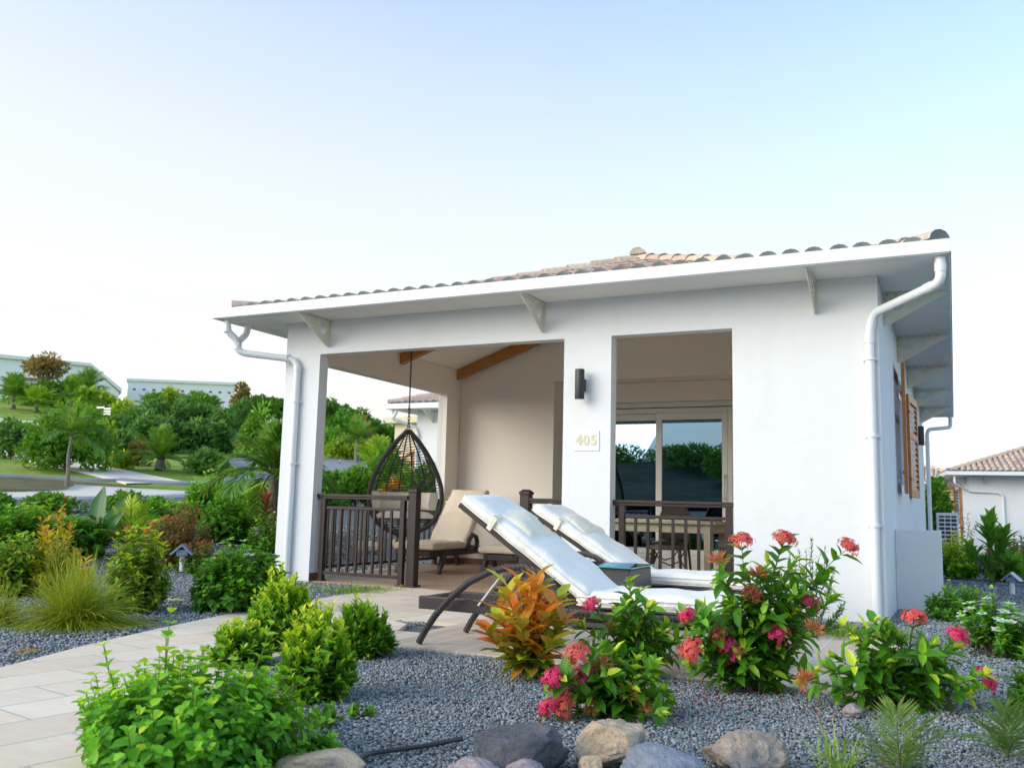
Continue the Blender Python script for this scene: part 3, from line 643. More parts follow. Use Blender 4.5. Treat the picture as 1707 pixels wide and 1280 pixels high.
def tile_roof(name, parent, x0, x1, y0, y1, z0, slope=.345, s1=.345, d1=0.0, pitch_=.19, seed=3, sides='FLRB'):
    """hip roof of barrel tiles: covers, channels, ridge caps, mortar-filled eave ends"""
    g = np.random.default_rng(seed); V = []; Q = []; T = []; nseg = 7; cw = pitch_*.40
    half = (x1-x0)/2
    def barrel(p, q, e, up, r0, r1, hh, tint, cap=False, inv=False, ct=.985):
        b = len(V)
        for (c, r) in ((p, r0), (q, r1)):
            for k in range(nseg):
                a = PI*k/(nseg-1); cx, cz = math.cos(a)*r, math.sin(a)*r*hh
                if inv: cz = -cz
                V.append(c+e*cx+up*cz); T.append(tint)
        for k in range(nseg-1): Q.append((b+k, b+k+1, b+nseg+k+1, b+nseg+k))
        if not inv:   # thickness at the lower end
            b2 = len(V)
            for k in range(nseg):
                a = PI*k/(nseg-1); rr = (0.0 if cap else r0-.014)
                V.append(p+e*math.cos(a)*rr+up*math.sin(a)*rr*hh+(q-p)*(.05 if cap else 0)); T.append(ct if cap else max(0, tint-.1))
            b3 = len(V)
            for k in range(nseg):
                a = PI*k/(nseg-1); V.append(p+e*math.cos(a)*r0+up*math.sin(a)*r0*hh); T.append(ct if cap else max(0, tint-.1))
            for k in range(nseg-1): Q.append((b3+k, b2+k, b2+k+1, b3+k+1))
    zf = lambda d: s1*min(d, d1)+slope*max(0.0, d-d1)
    def slope_side(A, e, w, Lh, maxd):
        A = Vector(A); e = Vector(e); w = Vector(w); nc = int(Lh/pitch_); cl = .345
        P3 = lambda tt, d: A+e*tt+w*d+Vector((0, 0, zf(d)))
        for i in range(nc+1):
            tcov = (i+.5)*Lh/(nc+.5) if i < nc else None
            for (tt, inv) in ((tcov, False), (i*Lh/(nc+.5)+.01, True)):
                if tt is None: continue
                dep = min(tt, Lh-tt, maxd); k = 0; q0 = 0.0
                while q0 < dep-.02:
                    q1 = min(q0+cl+.05, dep); tint = float(np.clip(g.normal(.42, .22), 0, .93)); j = float(g.normal(0, .004))
                    p = P3(tt+j, q0); q = P3(tt+j, q1); sl = (q-p).normalized(); up = sl.cross(e); up = up if up.z > 0 else -up
                    p += up*(.012 if not inv else .028); q += up*(0 if not inv else .016)
                    barrel(p, q, e, up, cw*(1.06 if not inv else .95), cw*.88, .72, tint, cap=(k == 0 and not inv), inv=inv)
                    q0 += cl; k += 1
    D = half
    if 'F' in sides: slope_side((x0, y0, z0), (1, 0, 0), (0, 1, 0), x1-x0, D)
    if 'B' in sides: slope_side((x1, y1, z0), (-1, 0, 0), (0, -1, 0), x1-x0, D)
    if 'L' in sides: slope_side((x0, y1, z0), (0, -1, 0), (1, 0, 0), y1-y0, D)
    if 'R' in sides: slope_side((x1, y0, z0), (0, 1, 0), (-1, 0, 0), y1-y0, D)
    zt = z0+zf(D); zm = z0+zf(d1); c = (x0+x1)/2
    def caps(P, Qp):
        P = Vector(P); Qp = Vector(Qp); d = (Qp-P); Ln = d.length; d.normalize(); n = int(Ln/.33); e = d.cross(Vector((0, 0, 1))).normalized(); up = e.cross(d)
        for i in range(n):
            a = P+d*(i*Ln/n); b = P+d*min(Ln, (i+1)*Ln/n+.05); barrel(a+up*.022, b+up*.010, e, up, .105, .09, .85, float(np.clip(g.normal(.45, .2), 0, .93)), cap=(i == 0 and (P.z < z0+.05 or P.z > z0+.9)), ct=(.985 if P.z < z0+.3 else .957))
    for (hx, hy, sx, sy) in ((x0, y0, 1, 1), (x1, y0, -1, 1), (x0, y1, 1, -1), (x1, y1, -1, -1)):
        if d1 > 0: caps((hx, hy, z0), (hx+sx*d1, hy+sy*d1, zm)); caps((hx+sx*(d1-.02), hy+sy*(d1-.02), zm), (c, hy+sy*D, zt))
        else: caps((hx, hy, z0), (c, hy+sy*D, zt))
    caps((c, y0+D-.12, zt+.05), (c, y1-D, zt+.05))
    b = len(V); z2 = z0-.012; m1 = max(d1, .3); zz1 = z0+zf(m1)-.02
    V += [Vector(p) for p in [(x0, y0, z2), (x1, y0, z2), (x1, y1, z2), (x0, y1, z2), (x0+m1, y0+m1, zz1), (x1-m1, y0+m1, zz1), (x1-m1, y1-m1, zz1), (x0+m1, y1-m1, zz1), (c, y0+D, zt-.02), (c, y1-D, zt-.02)]]; T += [.1]*10
    for k in range(4): Q.append((b+k, b+(k+1) % 4, b+4+(k+1) % 4, b+4+k))
    tri = [(b+4, b+5, b+8), (b+6, b+7, b+9)]; Q += [(b+5, b+6, b+9, b+8), (b+7, b+4, b+8, b+9)]
    return arr_mesh(name, np.array([tuple(v) for v in V]), np.array(Q), M['tile'], parent, tint=np.array(T), tris=np.array(tri))
def curve_plate(name, outer, holes, th, mat, parent):
    cu = bpy.data.curves.new(name, 'CURVE'); cu.dimensions = '2D'; cu.fill_mode = 'BOTH'; cu.extrude = th/2
    for poly in [outer]+holes:
        sp = cu.splines.new('POLY'); sp.points.add(len(poly)-1)
        for p, q in zip(sp.points, poly): p.co = (q[0], q[1], 0, 1)
        sp.use_cyclic_u = True
    o = bpy.data.objects.new(name, cu); COL.objects.link(o); dg = bpy.context.evaluated_depsgraph_get(); dg.update()
    me = bpy.data.meshes.new_from_object(o.evaluated_get(dg)); bpy.data.objects.remove(o); me.materials.clear(); me.materials.append(mat)
    r = bpy.data.objects.new(name, me); link(r, parent); return r
def circ(x, y, r, n=24): return [(x+r*math.cos(2*PI*i/n), y+r*math.sin(2*PI*i/n)) for i in range(n)]
def make_bracket(parent, L_=.54, Hh=.29):
    """eave bracket: local x outward from wall, y up (0 at soffit)"""
    pl = curve_plate('eave_bracket', [(0, 0), (L_, 0), (L_, -.018), (.045, -Hh), (0, -Hh)], [circ(.115, -.10, .058), circ(.285, -.058, .022)], .006, M['bracket'], parent)
    fl = MB(); fl.box(0, L_-.03, -.008, .0, -.022, .022); fl.box(0, .006, -Hh, -.01, -.022, .022); nf = len(fl.f); sc = fl
    for k in range(6): sc.box(.03+.075*k, .045+.075*k, -.014, -.0085, .010, .018)
    for k in range(4): sc.box(.0065, .011, -.045-.06*k, -.033-.06*k, .010, .018)
    f = fl.build('flange', M['bracket'], pl, fixn=False); f.data.materials.append(M['screw'])
    for k, pg in enumerate(f.data.polygons): pg.material_index = 1 if k >= nf else 0
    return pl
def put_bracket(src, loc, ang, first=False):
    """ang: horizontal direction the bracket points to"""
    o = src
    if not first:
        o = src.copy(); link(o, src.parent); o.matrix_parent_inverse = src.matrix_parent_inverse.copy()
        for ch in src.children:
            c = ch.copy(); link(c, o)
    o.rotation_mode = 'QUATERNION'
    ax = Vector((math.cos(ang), math.sin(ang), 0)); ay = Vector((0, 0, 1)); az_ = ax.cross(ay)
    m = Matrix((ax, ay, az_)).transposed(); o.rotation_quaternion = m.to_quaternion(); o.location = loc; return o
def arc(p, q, r, n=5):
    return p, q
def pipe_path(pts, r=.07, n=5):
    """round the corners of a pipe run"""
    P = [Vector(p) for p in pts]; out = [P[0]]
    for i in range(1, len(P)-1):
        a = (P[i-1]-P[i]); b = (P[i+1]-P[i]); ra = min(r, a.length*.45); rb = min(r, b.length*.45); A = P[i]+a.normalized()*ra; B = P[i]+b.normalized()*rb
        for k in range(n+1):
            t = k/n; out.append((1-t)**2*A+2*t*(1-t)*P[i]+t*t*B)
    out.append(P[-1]); return out
def downpipe(parent, pts, r=.038, clamps=(), branches=(), sleeves=()):
    m = MB().tube(pipe_path(pts), r, 14)
    for b in branches: m.tube(pipe_path(b), r, 14)
    for c, d in sleeves:
        c = Vector(c); d = Vector(d).normalized()*.035; m.tube([c-d, c+d], r*1.14, 14)
    o = m.build('downpipe', M['pvc'], parent, smooth=50)
    for c in clamps:
        k = MB().tube([(c[0], c[1], c[2]-.012), (c[0], c[1], c[2]+.012)], r*1.25, 14); k.box(c[0]-r*1.5, c[0]+r*1.5, c[1]+r*.6, c[1]+r*1.4, c[2]-.01, c[2]+.01); k.build('clamp', M['pvc'], o, smooth=40)
    return o

# ------------------------------------------------------------------ the bungalow
X0, X1, YF, YB = -6.9, -.53, 8.13, 19.99
house = thing('bungalow', 'white bungalow with open corner terrace, pink tiled roof and number sign', 'house', (-3.7, 8.13, 0))
hm = bpy.data.objects.new('tmp', None)
def hp(o):      # keep world position under the house empty
    o.matrix_parent_inverse = Matrix.Translation((3.7, -8.13, 0)); return o
w = MB(); grid_wall(w, [X0, -6.413, -3.416, -2.925, -1.765, X1], [-.12, 2.52, 2.898], lambda i, j: j == 1 or i in (0, 2, 4), YF, YF+.15)
hp(w.build('front_wall', M['wall'], house))
w = MB(); grid_wall(w, [YF+.152, 8.45, 11.6, YB], [-.12, 2.5, 2.897], lambda i, j: j == 1 or i in (0, 2), X0, X0+.075, 'x'); hp(w.build('side_wall', M['wall'], house))
w = MB(); grid_wall(w, [YF+.152, 8.45, 11.6, 12.0], [0.0, 2.5, 2.897], lambda i, j: j == 1 or i in (0, 2), X0+.077, X0+.15, 'x'); hp(w.build('side_wall_lining', M['wall_in'], house))
w = MB(); grid_wall(w, [YF+.1505, 11.15, 12.85, YB], [-.5, 1.15, 2.42, 2.897], lambda i, j: not (i == 1 and j == 1), X1-.15, X1-.0, 'x')
hp(w.build('end_wall', M['wall'], house))
hp(MB().box(X0+.16, X1-.16, YB-.15, YB-.002, -.5, 2.89).build('rear_wall', M['wall'], house))
# painted lining on the inside of the front wall
w = MB(); grid_wall(w, [-6.74, -6.42, -3.41, -2.93, -1.76, -1.6], [0, 2.53, 2.9], lambda i, j: j == 1 or i in (0, 2, 4), YF+.152, YF+.160); hp(w.build('inner_lining', M['wall_in'], house))
hp(MB().prism([(-6.748, 0), (-5.19, 0), (-5.19, 2.68), (-1.602, 2.68), (-1.602, 3.2), (-3.715, 3.97), (-6.748, 2.89)], 12.0, 12.66, 'xz').build('terrace_back_wall', M['wall_in'], house))
hp(MB().box(-1.6, -1.5, YF+.17, 12.66, 0, 3.25).build('terrace_end_wall', M['wall_in'], house))
hp(MB().box(-2.72, -1.602, 12.5, 12.66, 0, 2.678).build('door_side_wall', M['wall_in'], house))
hp(MB().box(-5.188, -2.722, 12.42, 12.66, 2.395, 2.678).build('shutter_box', M['wall_in'], house, bevel=.01))
hp(MB().box(-5.188, -2.722, 12.46, 12.66, 0.001, .2).build('door_step', M['wall'], house))
w = MB(); v = [(-6.76, 8.27, 2.9), (-.66, 8.27, 2.9), (-3.715, 11.35, 3.99), (-3.715, 12.1, 3.99), (-6.76, 12.1, 2.9), (-.66, 12.1, 2.9)]
w.add(v, [(0, 1, 2), (0, 2, 3, 4), (1, 5, 3, 2)]); o = hp(w.build('ceiling', M['wall_in'], house, fixn=False)); sm = o.modifiers.new('thick', 'SOLIDIFY'); sm.thickness = .04; sm.offset = 1
for q in [(-6.748, -5.19, 11.985, 11.998, 0.001, .085), (-6.748, -6.735, 11.6, 11.984, .001, .085), (-6.412, -6.405, YF+.0, 8.29, -.02, .085), (-1.617, -1.604, 8.4, 12.4, .001, .085)]: hp(MB().box(*q).build('skirting', M['skirt'], house))
def rafter(y, xe):
    m = MB(); za = 2.9; s = .357; x0 = -6.745
    m.prism([(x0, za-.15), (x0, za-.004), (xe, za-.004+s*(xe-x0)), (xe, za-.15+s*(xe-x0))], y-.05, y+.05, 'xz'); hp(m.build('rafter', M['timber'], house, bevel=.004))
rafter(10.32, -4.7); rafter(11.90, -3.8); rafter(8.95, -6.1)
# soffit, fascia gutter, roof
OX0, OX1, OY0, OY1 = -7.5, .035, 7.55, 20.55
s = MB()
for (a, b, c, d) in [(OX0+.01, OX1-.01, OY0+.01, YF+.13), (OX0+.01, X0+.13, YF+.132, OY1-.01), (X1-.13, OX1-.01, YF+.132, OY1-.01), (X0+.132, X1-.132, YB-.1, OY1-.01)]: s.box(a, b, c, d, 2.899, 2.912)
hp(s.build('soffit', M['soffit'], house))
s = MB()
for (a, b, c, d) in [(OX0, OX1, OY0-.012, OY0), (OX0, OX1, OY1, OY1+.012), (OX0-.012, OX0-.001, OY0-.012, OY1+.012), (OX1+.001, OX1+.012, OY0-.012, OY1+.012)]: s.box(a, b, c, d, 2.893, 3.0)
for (a, b, c, d) in [(OX0, OX1, OY0+.001, OY0+.12), (OX0+.001, OX0+.12, OY0+.121, OY1), (OX1-.12, OX1-.001, OY0+.121, OY1)]: s.box(a, b, c, d, 2.886, 2.898)
hp(s.build('gutter', M['trim'], house, bevel=.003))
hp(tile_roof('roof', house, -7.27, -.03, 7.60, 20.4, 2.985, slope=.385, s1=.14, d1=1.0))
bk = make_bracket(house); hp(bk)
def bkput(loc, ang, first=False):
    o = put_bracket(bk, loc, ang, first); return o
bkput((-6.30, YF-.001, 2.886), -PI/2, True)
for x in (-3.65, -1.04): bkput((x, YF-.001, 2.886), -PI/2)
for y in (8.83, 11.06, 13.41, 15.89, 18.5): bkput((X1+.001, y, 2.886), 0)
for y in (9.4, 12.1, 15, 17.9): bkput((X0-.001, y, 2.886), PI)
hp(downpipe(house, [(-.035, 7.64, 2.89), (-.035, 7.64, 2.68), (-.56, 8.075, 2.56), (-.600, 8.085, 2.40), (-.600, 8.085, -.03)], clamps=[(-.6, 8.085, 2.17), (-.6, 8.085, 1.52), (-.6, 8.085, .78)],
   sleeves=[((-.035, 7.64, 2.80), (0, 0, 1)), ((-.12, 7.715, 2.662), (-.5, .43, -.12)), ((-.6, 8.085, 2.34), (0, 0, 1))]))
hp(downpipe(house, [(-7.38, 7.66, 2.89), (-7.38, 7.66, 2.76), (-7.31, 7.74, 2.68), (-7.30, 7.76, 2.56), (-7.24, 7.80, 2.52), (-6.76, 8.07, 2.47), (-6.69, 8.085, 2.40), (-6.69, 8.085, -.03)],
   branches=[[(-7.34, 7.95, 2.89), (-7.34, 7.93, 2.77), (-7.31, 7.78, 2.66)]], clamps=[(-6.69, 8.085, 1.98), (-6.69, 8.085, 1.28)], sleeves=[((-7.38, 7.66, 2.78), (0, 0, 1)), ((-7.30, 7.76, 2.60), (0, 0, 1)), ((-6.80, 8.05, 2.474), (-.5, .27, -.05)), ((-6.69, 8.085, 2.36), (0, 0, 1))]))
hp(downpipe(house, [(-.02, 20.3, 2.88), (-.02, 20.3, 2.66), (-.42, 20.02, 2.60), (-.45, 19.9, 2.5), (-.45, 19.9, -.3)], sleeves=[((-.45, 19.9, 2.3), (0, 0, 1))]))
# sliding door
dr = hp(MB().box(-5.186, -2.724, 12.50, 12.62, 2.318, 2.392).build('sliding_door', M['frame'], house, bevel=.004))
def sub(o): o.matrix_parent_inverse = Matrix.Identity(4); return o
f = MB()
f.box(-5.186, -5.12, 12.50, 12.62, .202, 2.305); f.box(-2.79, -2.724, 12.50, 12.62, .202, 2.305); f.box(-5.118, -2.792, 12.50, 12.62, 2.235, 2.305); f.box(-5.118, -2.792, 12.50, 12.62, .202, .25)
f.build('door_frame', M['frame'], dr, bevel=.004)
def leaf_(x0, x1, y):
    m = MB(); z0, z1, wd = .252, 2.233, .075
    m.box(x0, x0+wd, y, y+.045, z0, z1); m.box(x1-wd, x1, y, y+.045, z0, z1); m.box(x0+wd, x1-wd, y, y+.045, z0, z0+wd); m.box(x0+wd, x1-wd, y, y+.045, z1-wd-.02, z1)
    m.build('door_leaf', M['frame'], dr, bevel=.004)
    MB().box(x0+wd-.004, x1-wd+.004, y+.018, y+.026, z0+wd-.004, z1-wd-.016).build('pane', M['glass'], dr)
leaf_(-5.116, -3.755, 12.56); leaf_(-3.80, -2.794, 12.505)
MB().tube(pipe_path([(-2.832, 12.50, 1.02), (-2.832, 12.44, 1.06), (-2.832, 12.44, 1.32), (-2.832, 12.50, 1.36)], .05), .014, 8).build('handle', M['trim'], dr, smooth=60)
# dark room behind the glass
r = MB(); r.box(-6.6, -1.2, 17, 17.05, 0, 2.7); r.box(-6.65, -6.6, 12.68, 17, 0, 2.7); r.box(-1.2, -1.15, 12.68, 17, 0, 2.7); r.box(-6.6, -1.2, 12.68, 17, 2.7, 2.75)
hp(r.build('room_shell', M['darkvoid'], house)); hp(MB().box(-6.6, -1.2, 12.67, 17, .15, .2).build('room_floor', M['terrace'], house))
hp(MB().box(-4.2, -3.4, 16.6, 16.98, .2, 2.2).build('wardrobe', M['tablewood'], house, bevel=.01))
# side window with shutters
wf = MB(); wf.box(X1-.10, X1-.05, 11.16, 11.24, 1.16, 2.41); wf.box(X1-.10, X1-.05, 12.76, 12.84, 1.16, 2.41); wf.box(X1-.10, X1-.05, 11.24, 12.76, 1.16, 1.24); wf.box(X1-.10, X1-.05, 11.24, 12.76, 2.33, 2.41); wf.box(X1-.10, X1-.05, 11.96, 12.04, 1.24, 2.33)
wo = hp(wf.build('window', M['trim'], house)); MB().box(X1-.08, X1-.072, 11.24, 12.76, 1.24, 2.33).build('pane', M['glass'], wo)
def shutter(parent, hinge, rz, wd, z0, z1, M_=None):
    m = MB(); th = .035; n = 16
    m.box(0, wd, 0, th, z0, z0+.10); m.box(0, wd, 0, th, z1-.10, z1); m.box(0, .07, 0, th, z0+.10, z1-.10); m.box(wd-.07, wd, 0, th, z0+.10, z1-.10); m.box(.07, wd-.07, 0, th, z0+.6*(z1-z0)-.04, z0+.6*(z1-z0)+.04)
    for k in range(n):
        zz = z0+.12+(z1-z0-.24)*k/(n-1)
        m.add([(.07, .002, zz-.03), (wd-.07, .002, zz-.03), (wd-.07, .03, zz+.03), (.07, .03, zz+.03), (.07, .008, zz-.034), (wd-.07, .008, zz-.034), (wd-.07, .036, zz+.026), (.07, .036, zz+.026)], [(0, 1, 2, 3), (7, 6, 5, 4), (0, 4, 5, 1), (3, 2, 6, 7)])
    o = m.build('shutter', M['shutter'], parent, bevel=.003); o.location = hinge; o.rotation_euler = (0, 0, rz)
    for zz in (z0+.22, z1-.25): MB().box(-.02, .28, -.012, -.001, zz, zz+.03).build('strap_hinge', M['shutter'], o)
    return o
hp(shutter(house, (X1+.03, 11.12, 0), -PI/2+.045, .92, 1.11, 2.46)); hp(shutter(house, (X1+.035, 12.90, 0), PI/2-.075, .92, 1.11, 2.46))

# ------------------------------------------------------------------ fittings on the walls
def wall_lamp(label, loc, rz, g='tubular up and down wall lamps'):
    e = thing('wall_lamp', label, 'wall lamp', loc, rz, g)
    m = MB().lathe([(.044, -.145), (.046, -.14), (.046, .14), (.044, .145)], (0, -.105, 0), 28); m.build('lamp_tube', M['blackmetal'], e, smooth=40)
    MB().lathe([(.036, -.1475), (.036, -.1455)], (0, -.105, 0), 20).build('diffuser', M['plate'], e)
    MB().box(-.025, .025, -.065, -.001, -.06, .06).build('wall_mount', M['blackmetal'], e, bevel=.004); return e
wall_lamp('black tube lamp on the front pillar above the number sign', (-3.205, YF, 2.045), 0)
wall_lamp('black tube lamp on the end wall beyond the wooden shutters', (X1, 15.1, 2.08), PI/2)
sg = thing('house_number_sign', 'white square sign reading 405 in gold digits on the pillar', 'sign', (-3.168, YF-.003, 1.508))
MB().box(-.132, .132, -.005, .002, -.097, .097).build('plate', M['plate'], sg, bevel=.002)
cu = bpy.data.curves.new('digits', 'FONT'); cu.body = '405'; cu.size = .135; cu.align_x = 'CENTER'; cu.align_y = 'CENTER'; cu.extrude = .002; cu.offset = .0042; cu.space_character = 1.12
ob = bpy.data.objects.new('digits', cu); COL.objects.link(ob); dg = bpy.context.evaluated_depsgraph_get(); dg.update(); me = bpy.data.meshes.new_from_object(ob.evaluated_get(dg)); bpy.data.objects.remove(ob)
me.materials.clear(); me.materials.append(M['gold']); o = bpy.data.objects.new('digits', me); link(o, sg); o.rotation_euler = (PI/2, 0, 0); o.location = (0, -.0075, .0)
cl = thing('ceiling_spot', 'small square white spotlight on the terrace ceiling between the rafters', 'ceiling light', tuple(np.array([-5.55, 10.7, 3.30])))
MB().box(-.05, .05, -.05, .05, -.10, .02).build('housing', M['trim'], cl, bevel=.006); MB().lathe([(.035, -.104), (.035, -.101)], n=20).build('lens', M['plate'], cl)
pt_ = Vector((-4.62-.42, 11.985, .96)); e = thing('wall_bracket_light', 'small pale shelf like wall light low on the terrace back wall', 'wall light', (-5.42, 11.998, .98)); MB().prism([(-.10, .0), (.10, .0), (.08, -.035), (-.08, -.035)], -.07, 0, 'xz').build('shade', M['plate'], e, bevel=.006)

# ------------------------------------------------------------------ railings
def newel(name, label, loc, group=None):
    e = thing(name, label, 'post', loc, 0, group)
    MB().box(-.05, .05, -.05, .05, .02, .985).build('shaft', M['rail'], e, bevel=.005)
    b = MB(); b.box(-.07, .07, -.07, .07, 0.001, .02); b.build('foot', M['rail'], e, bevel=.004)
    c = MB(); c.box(-.058, .058, -.058, .058, .985, 1.012); c.add([(-.052, -.052, 1.012), (.052, -.052, 1.012), (.052, .052, 1.012), (-.052, .052, 1.012), (-.03, -.03, 1.035), (.03, -.03, 1.035), (.03, .03, 1.035), (-.03, .03, 1.035)], [(0, 1, 5, 4), (1, 2, 6, 5), (2, 3, 7, 6), (3, 0, 4, 7), (4, 5, 6, 7)])
    c.build('cap', M['rail'], e, bevel=.003); return e
def railing(label, p0, rz, Ln, nb, posts=True, top=.95, group='brown terrace railings'):
    e = thing('railing', label, 'railing', p0, rz, group)
    t = MB(); t.box(0, Ln, -.035, .035, top-.028, top); t.box(0, Ln, -.026, .026, top-.052, top-.030); t.build('handrail', M['rail'], e, bevel=.004)
    a = .10 if posts else .03; m = MB(); m.box(a, Ln-a, -.016, .016, top-.165, top-.135); m.build('upper_rail', M['rail'], e, bevel=.003)
    MB().box(a, Ln-a, -.018, .018, .075, .11).build('bottom_rail', M['rail'], e, bevel=.003)
    if posts:
        for x in (.06, Ln-.06-.03):
            p = MB(); p.box(x, x+.055, -.028, .028, .02, top-.053); p.box(x-.012, x+.067, -.04, .04, 0.001, .02); p.build('rail_post', M['rail'], e, bevel=.003)
    sp = (Ln-2*a)/(nb+1)
    for i in range(nb):
        x = a+sp*(i+1); MB().box(x-.0125, x+.0125, -.0125, .0125, .11, top-.165).build('baluster', M['rail'], e)
    return e
newel('newel_post', 'thick brown post with cap left of the terrace entrance', (-5.17, 8.27, 0), 'capped railing posts')
newel('newel_post', 'thick brown capped post right of the terrace entrance, behind the white loungers', (-3.86, 8.27, 0), 'capped railing posts')
railing('brown slatted railing from the left corner pillar to the entrance post', (-6.412, 8.235, 0), 0, 1.19, 8)
railing('short brown railing stub joining the entrance post to the numbered pillar', (-3.808, 8.25, 0), 0, .39, 2, False)
railing('brown slatted railing closing the right hand opening in front of the dining set', (-2.924, 8.235, 0), 0, 1.158, 7)
railing('brown slatted railing along the open left side of the terrace, behind the hanging chair', (-6.83, 8.452, 0), PI/2, 3.14, 20)
# low wall and outdoor unit at the side
lw = MB().box(X1+.002, -.125, 9.55, 9.72, -.2, .735).build('low_wall', M['wall'], None, bevel=.004); tag(lw, 'low white rendered screen wall jutting from the right end of the bungalow', 'wall')
# ------------------------------------------------------------------ cushions and furniture
def pad(x0, x1, y0, y1, z0, z1, M_=None, nx=14, ny=8, puff=.022, seed=0, wr=.011, seam=True):
    """soft rounded cushion: rounded slab with wrinkles"""
    g = random.Random(seed); V = []; F = []; ph = [g.random()*6 for _ in range(6)]
    def prof(i, n):
        t = i/n; return t
    top = []; bot = []
    rad = min((z1-z0)*.48, .04)
    us = [0, .012, .035]+[.07+.86*i/(nx-1) for i in range(nx)]+[.965, .988, 1]; vs_ = [0, .025, .07]+[.13+.74*i/(ny-1) for i in range(ny)]+[.93, .975, 1]
    def edge(t, Ln):
        d = min(t, 1-t)*Ln; return 0 if d >= rad else rad-math.sqrt(max(0, rad*rad-(rad-d)**2))
    zc = (z0+z1)/2
    for s in (1, -1):
        for u in us:
            for v in vs_:
                e = max(edge(u, x1-x0), edge(v, y1-y0)); x = x0+(x1-x0)*u; y = y0+(y1-y0)*v
                pf = puff*math.sin(PI*u)**.5*math.sin(PI*v)**.5 if s > 0 else 0
                w_ = wr*(math.sin(x*23+y*9+ph[0])+.6*math.sin(x*11-y*31+ph[1])+.5*math.sin(y*47+x*17+ph[2]))*.5
                z = zc+s*((z1-z0)/2-e)+(pf+w_ if s > 0 else -.3*w_)
                p = Vector((x, y, z)); V.append(M_ @ p if M_ else p)
    nu, nv = len(us), len(vs_)
    for s in (0, 1):
        b = s*nu*nv
        for i in range(nu-1):
            for j in range(nv-1):
                q = (b+i*nv+j, b+(i+1)*nv+j, b+(i+1)*nv+j+1, b+i*nv+j+1); F.append(q if s == 0 else q[::-1])
    t, b = 0, nu*nv
    for i in range(nu-1): F.append((t+i*nv, b+i*nv, b+(i+1)*nv, t+(i+1)*nv)); F.append((t+(i+1)*nv+nv-1, b+(i+1)*nv+nv-1, b+i*nv+nv-1, t+i*nv+nv-1))
    for j in range(nv-1): F.append((t+j+1, b+j+1, b+j, t+j)); F.append((t+(nu-1)*nv+j, b+(nu-1)*nv+j, b+(nu-1)*nv+j+1, t+(nu-1)*nv+j+1))
    return V, F
def add_pad(name, mat, parent, *a, piping=None, **k):
    m = MB(); V, F = pad(*a, **k); m.add(V, F); o = m.build(name, mat, parent, smooth=80)
    x0, x1, y0, y1, z0, z1 = a[:6]; T_ = k.get('M_') or Matrix.Identity(4)
    p = MB(); q = .006
    for z in (z0+.018, z1-.018):
        p.tube([T_ @ Vector(c) for c in [(x0-.001+.012, y0-.001, z), ((x0+x1)/2, y0-.002, z), (x1-.012, y0-.001, z), (x1+.001, y0+.012, z), (x1+.002, (y0+y1)/2, z), (x1+.001, y1-.012, z), (x1-.012, y1+.001, z), ((x0+x1)/2, y1+.002, z), (x0+.012, y1+.001, z), (x0-.001, y1-.012, z), (x0-.002, (y0+y1)/2, z), (x0-.001, y0+.012, z)]], .0035, 5, closed=True)
    p.build('piping', mat, o, smooth=80); return o
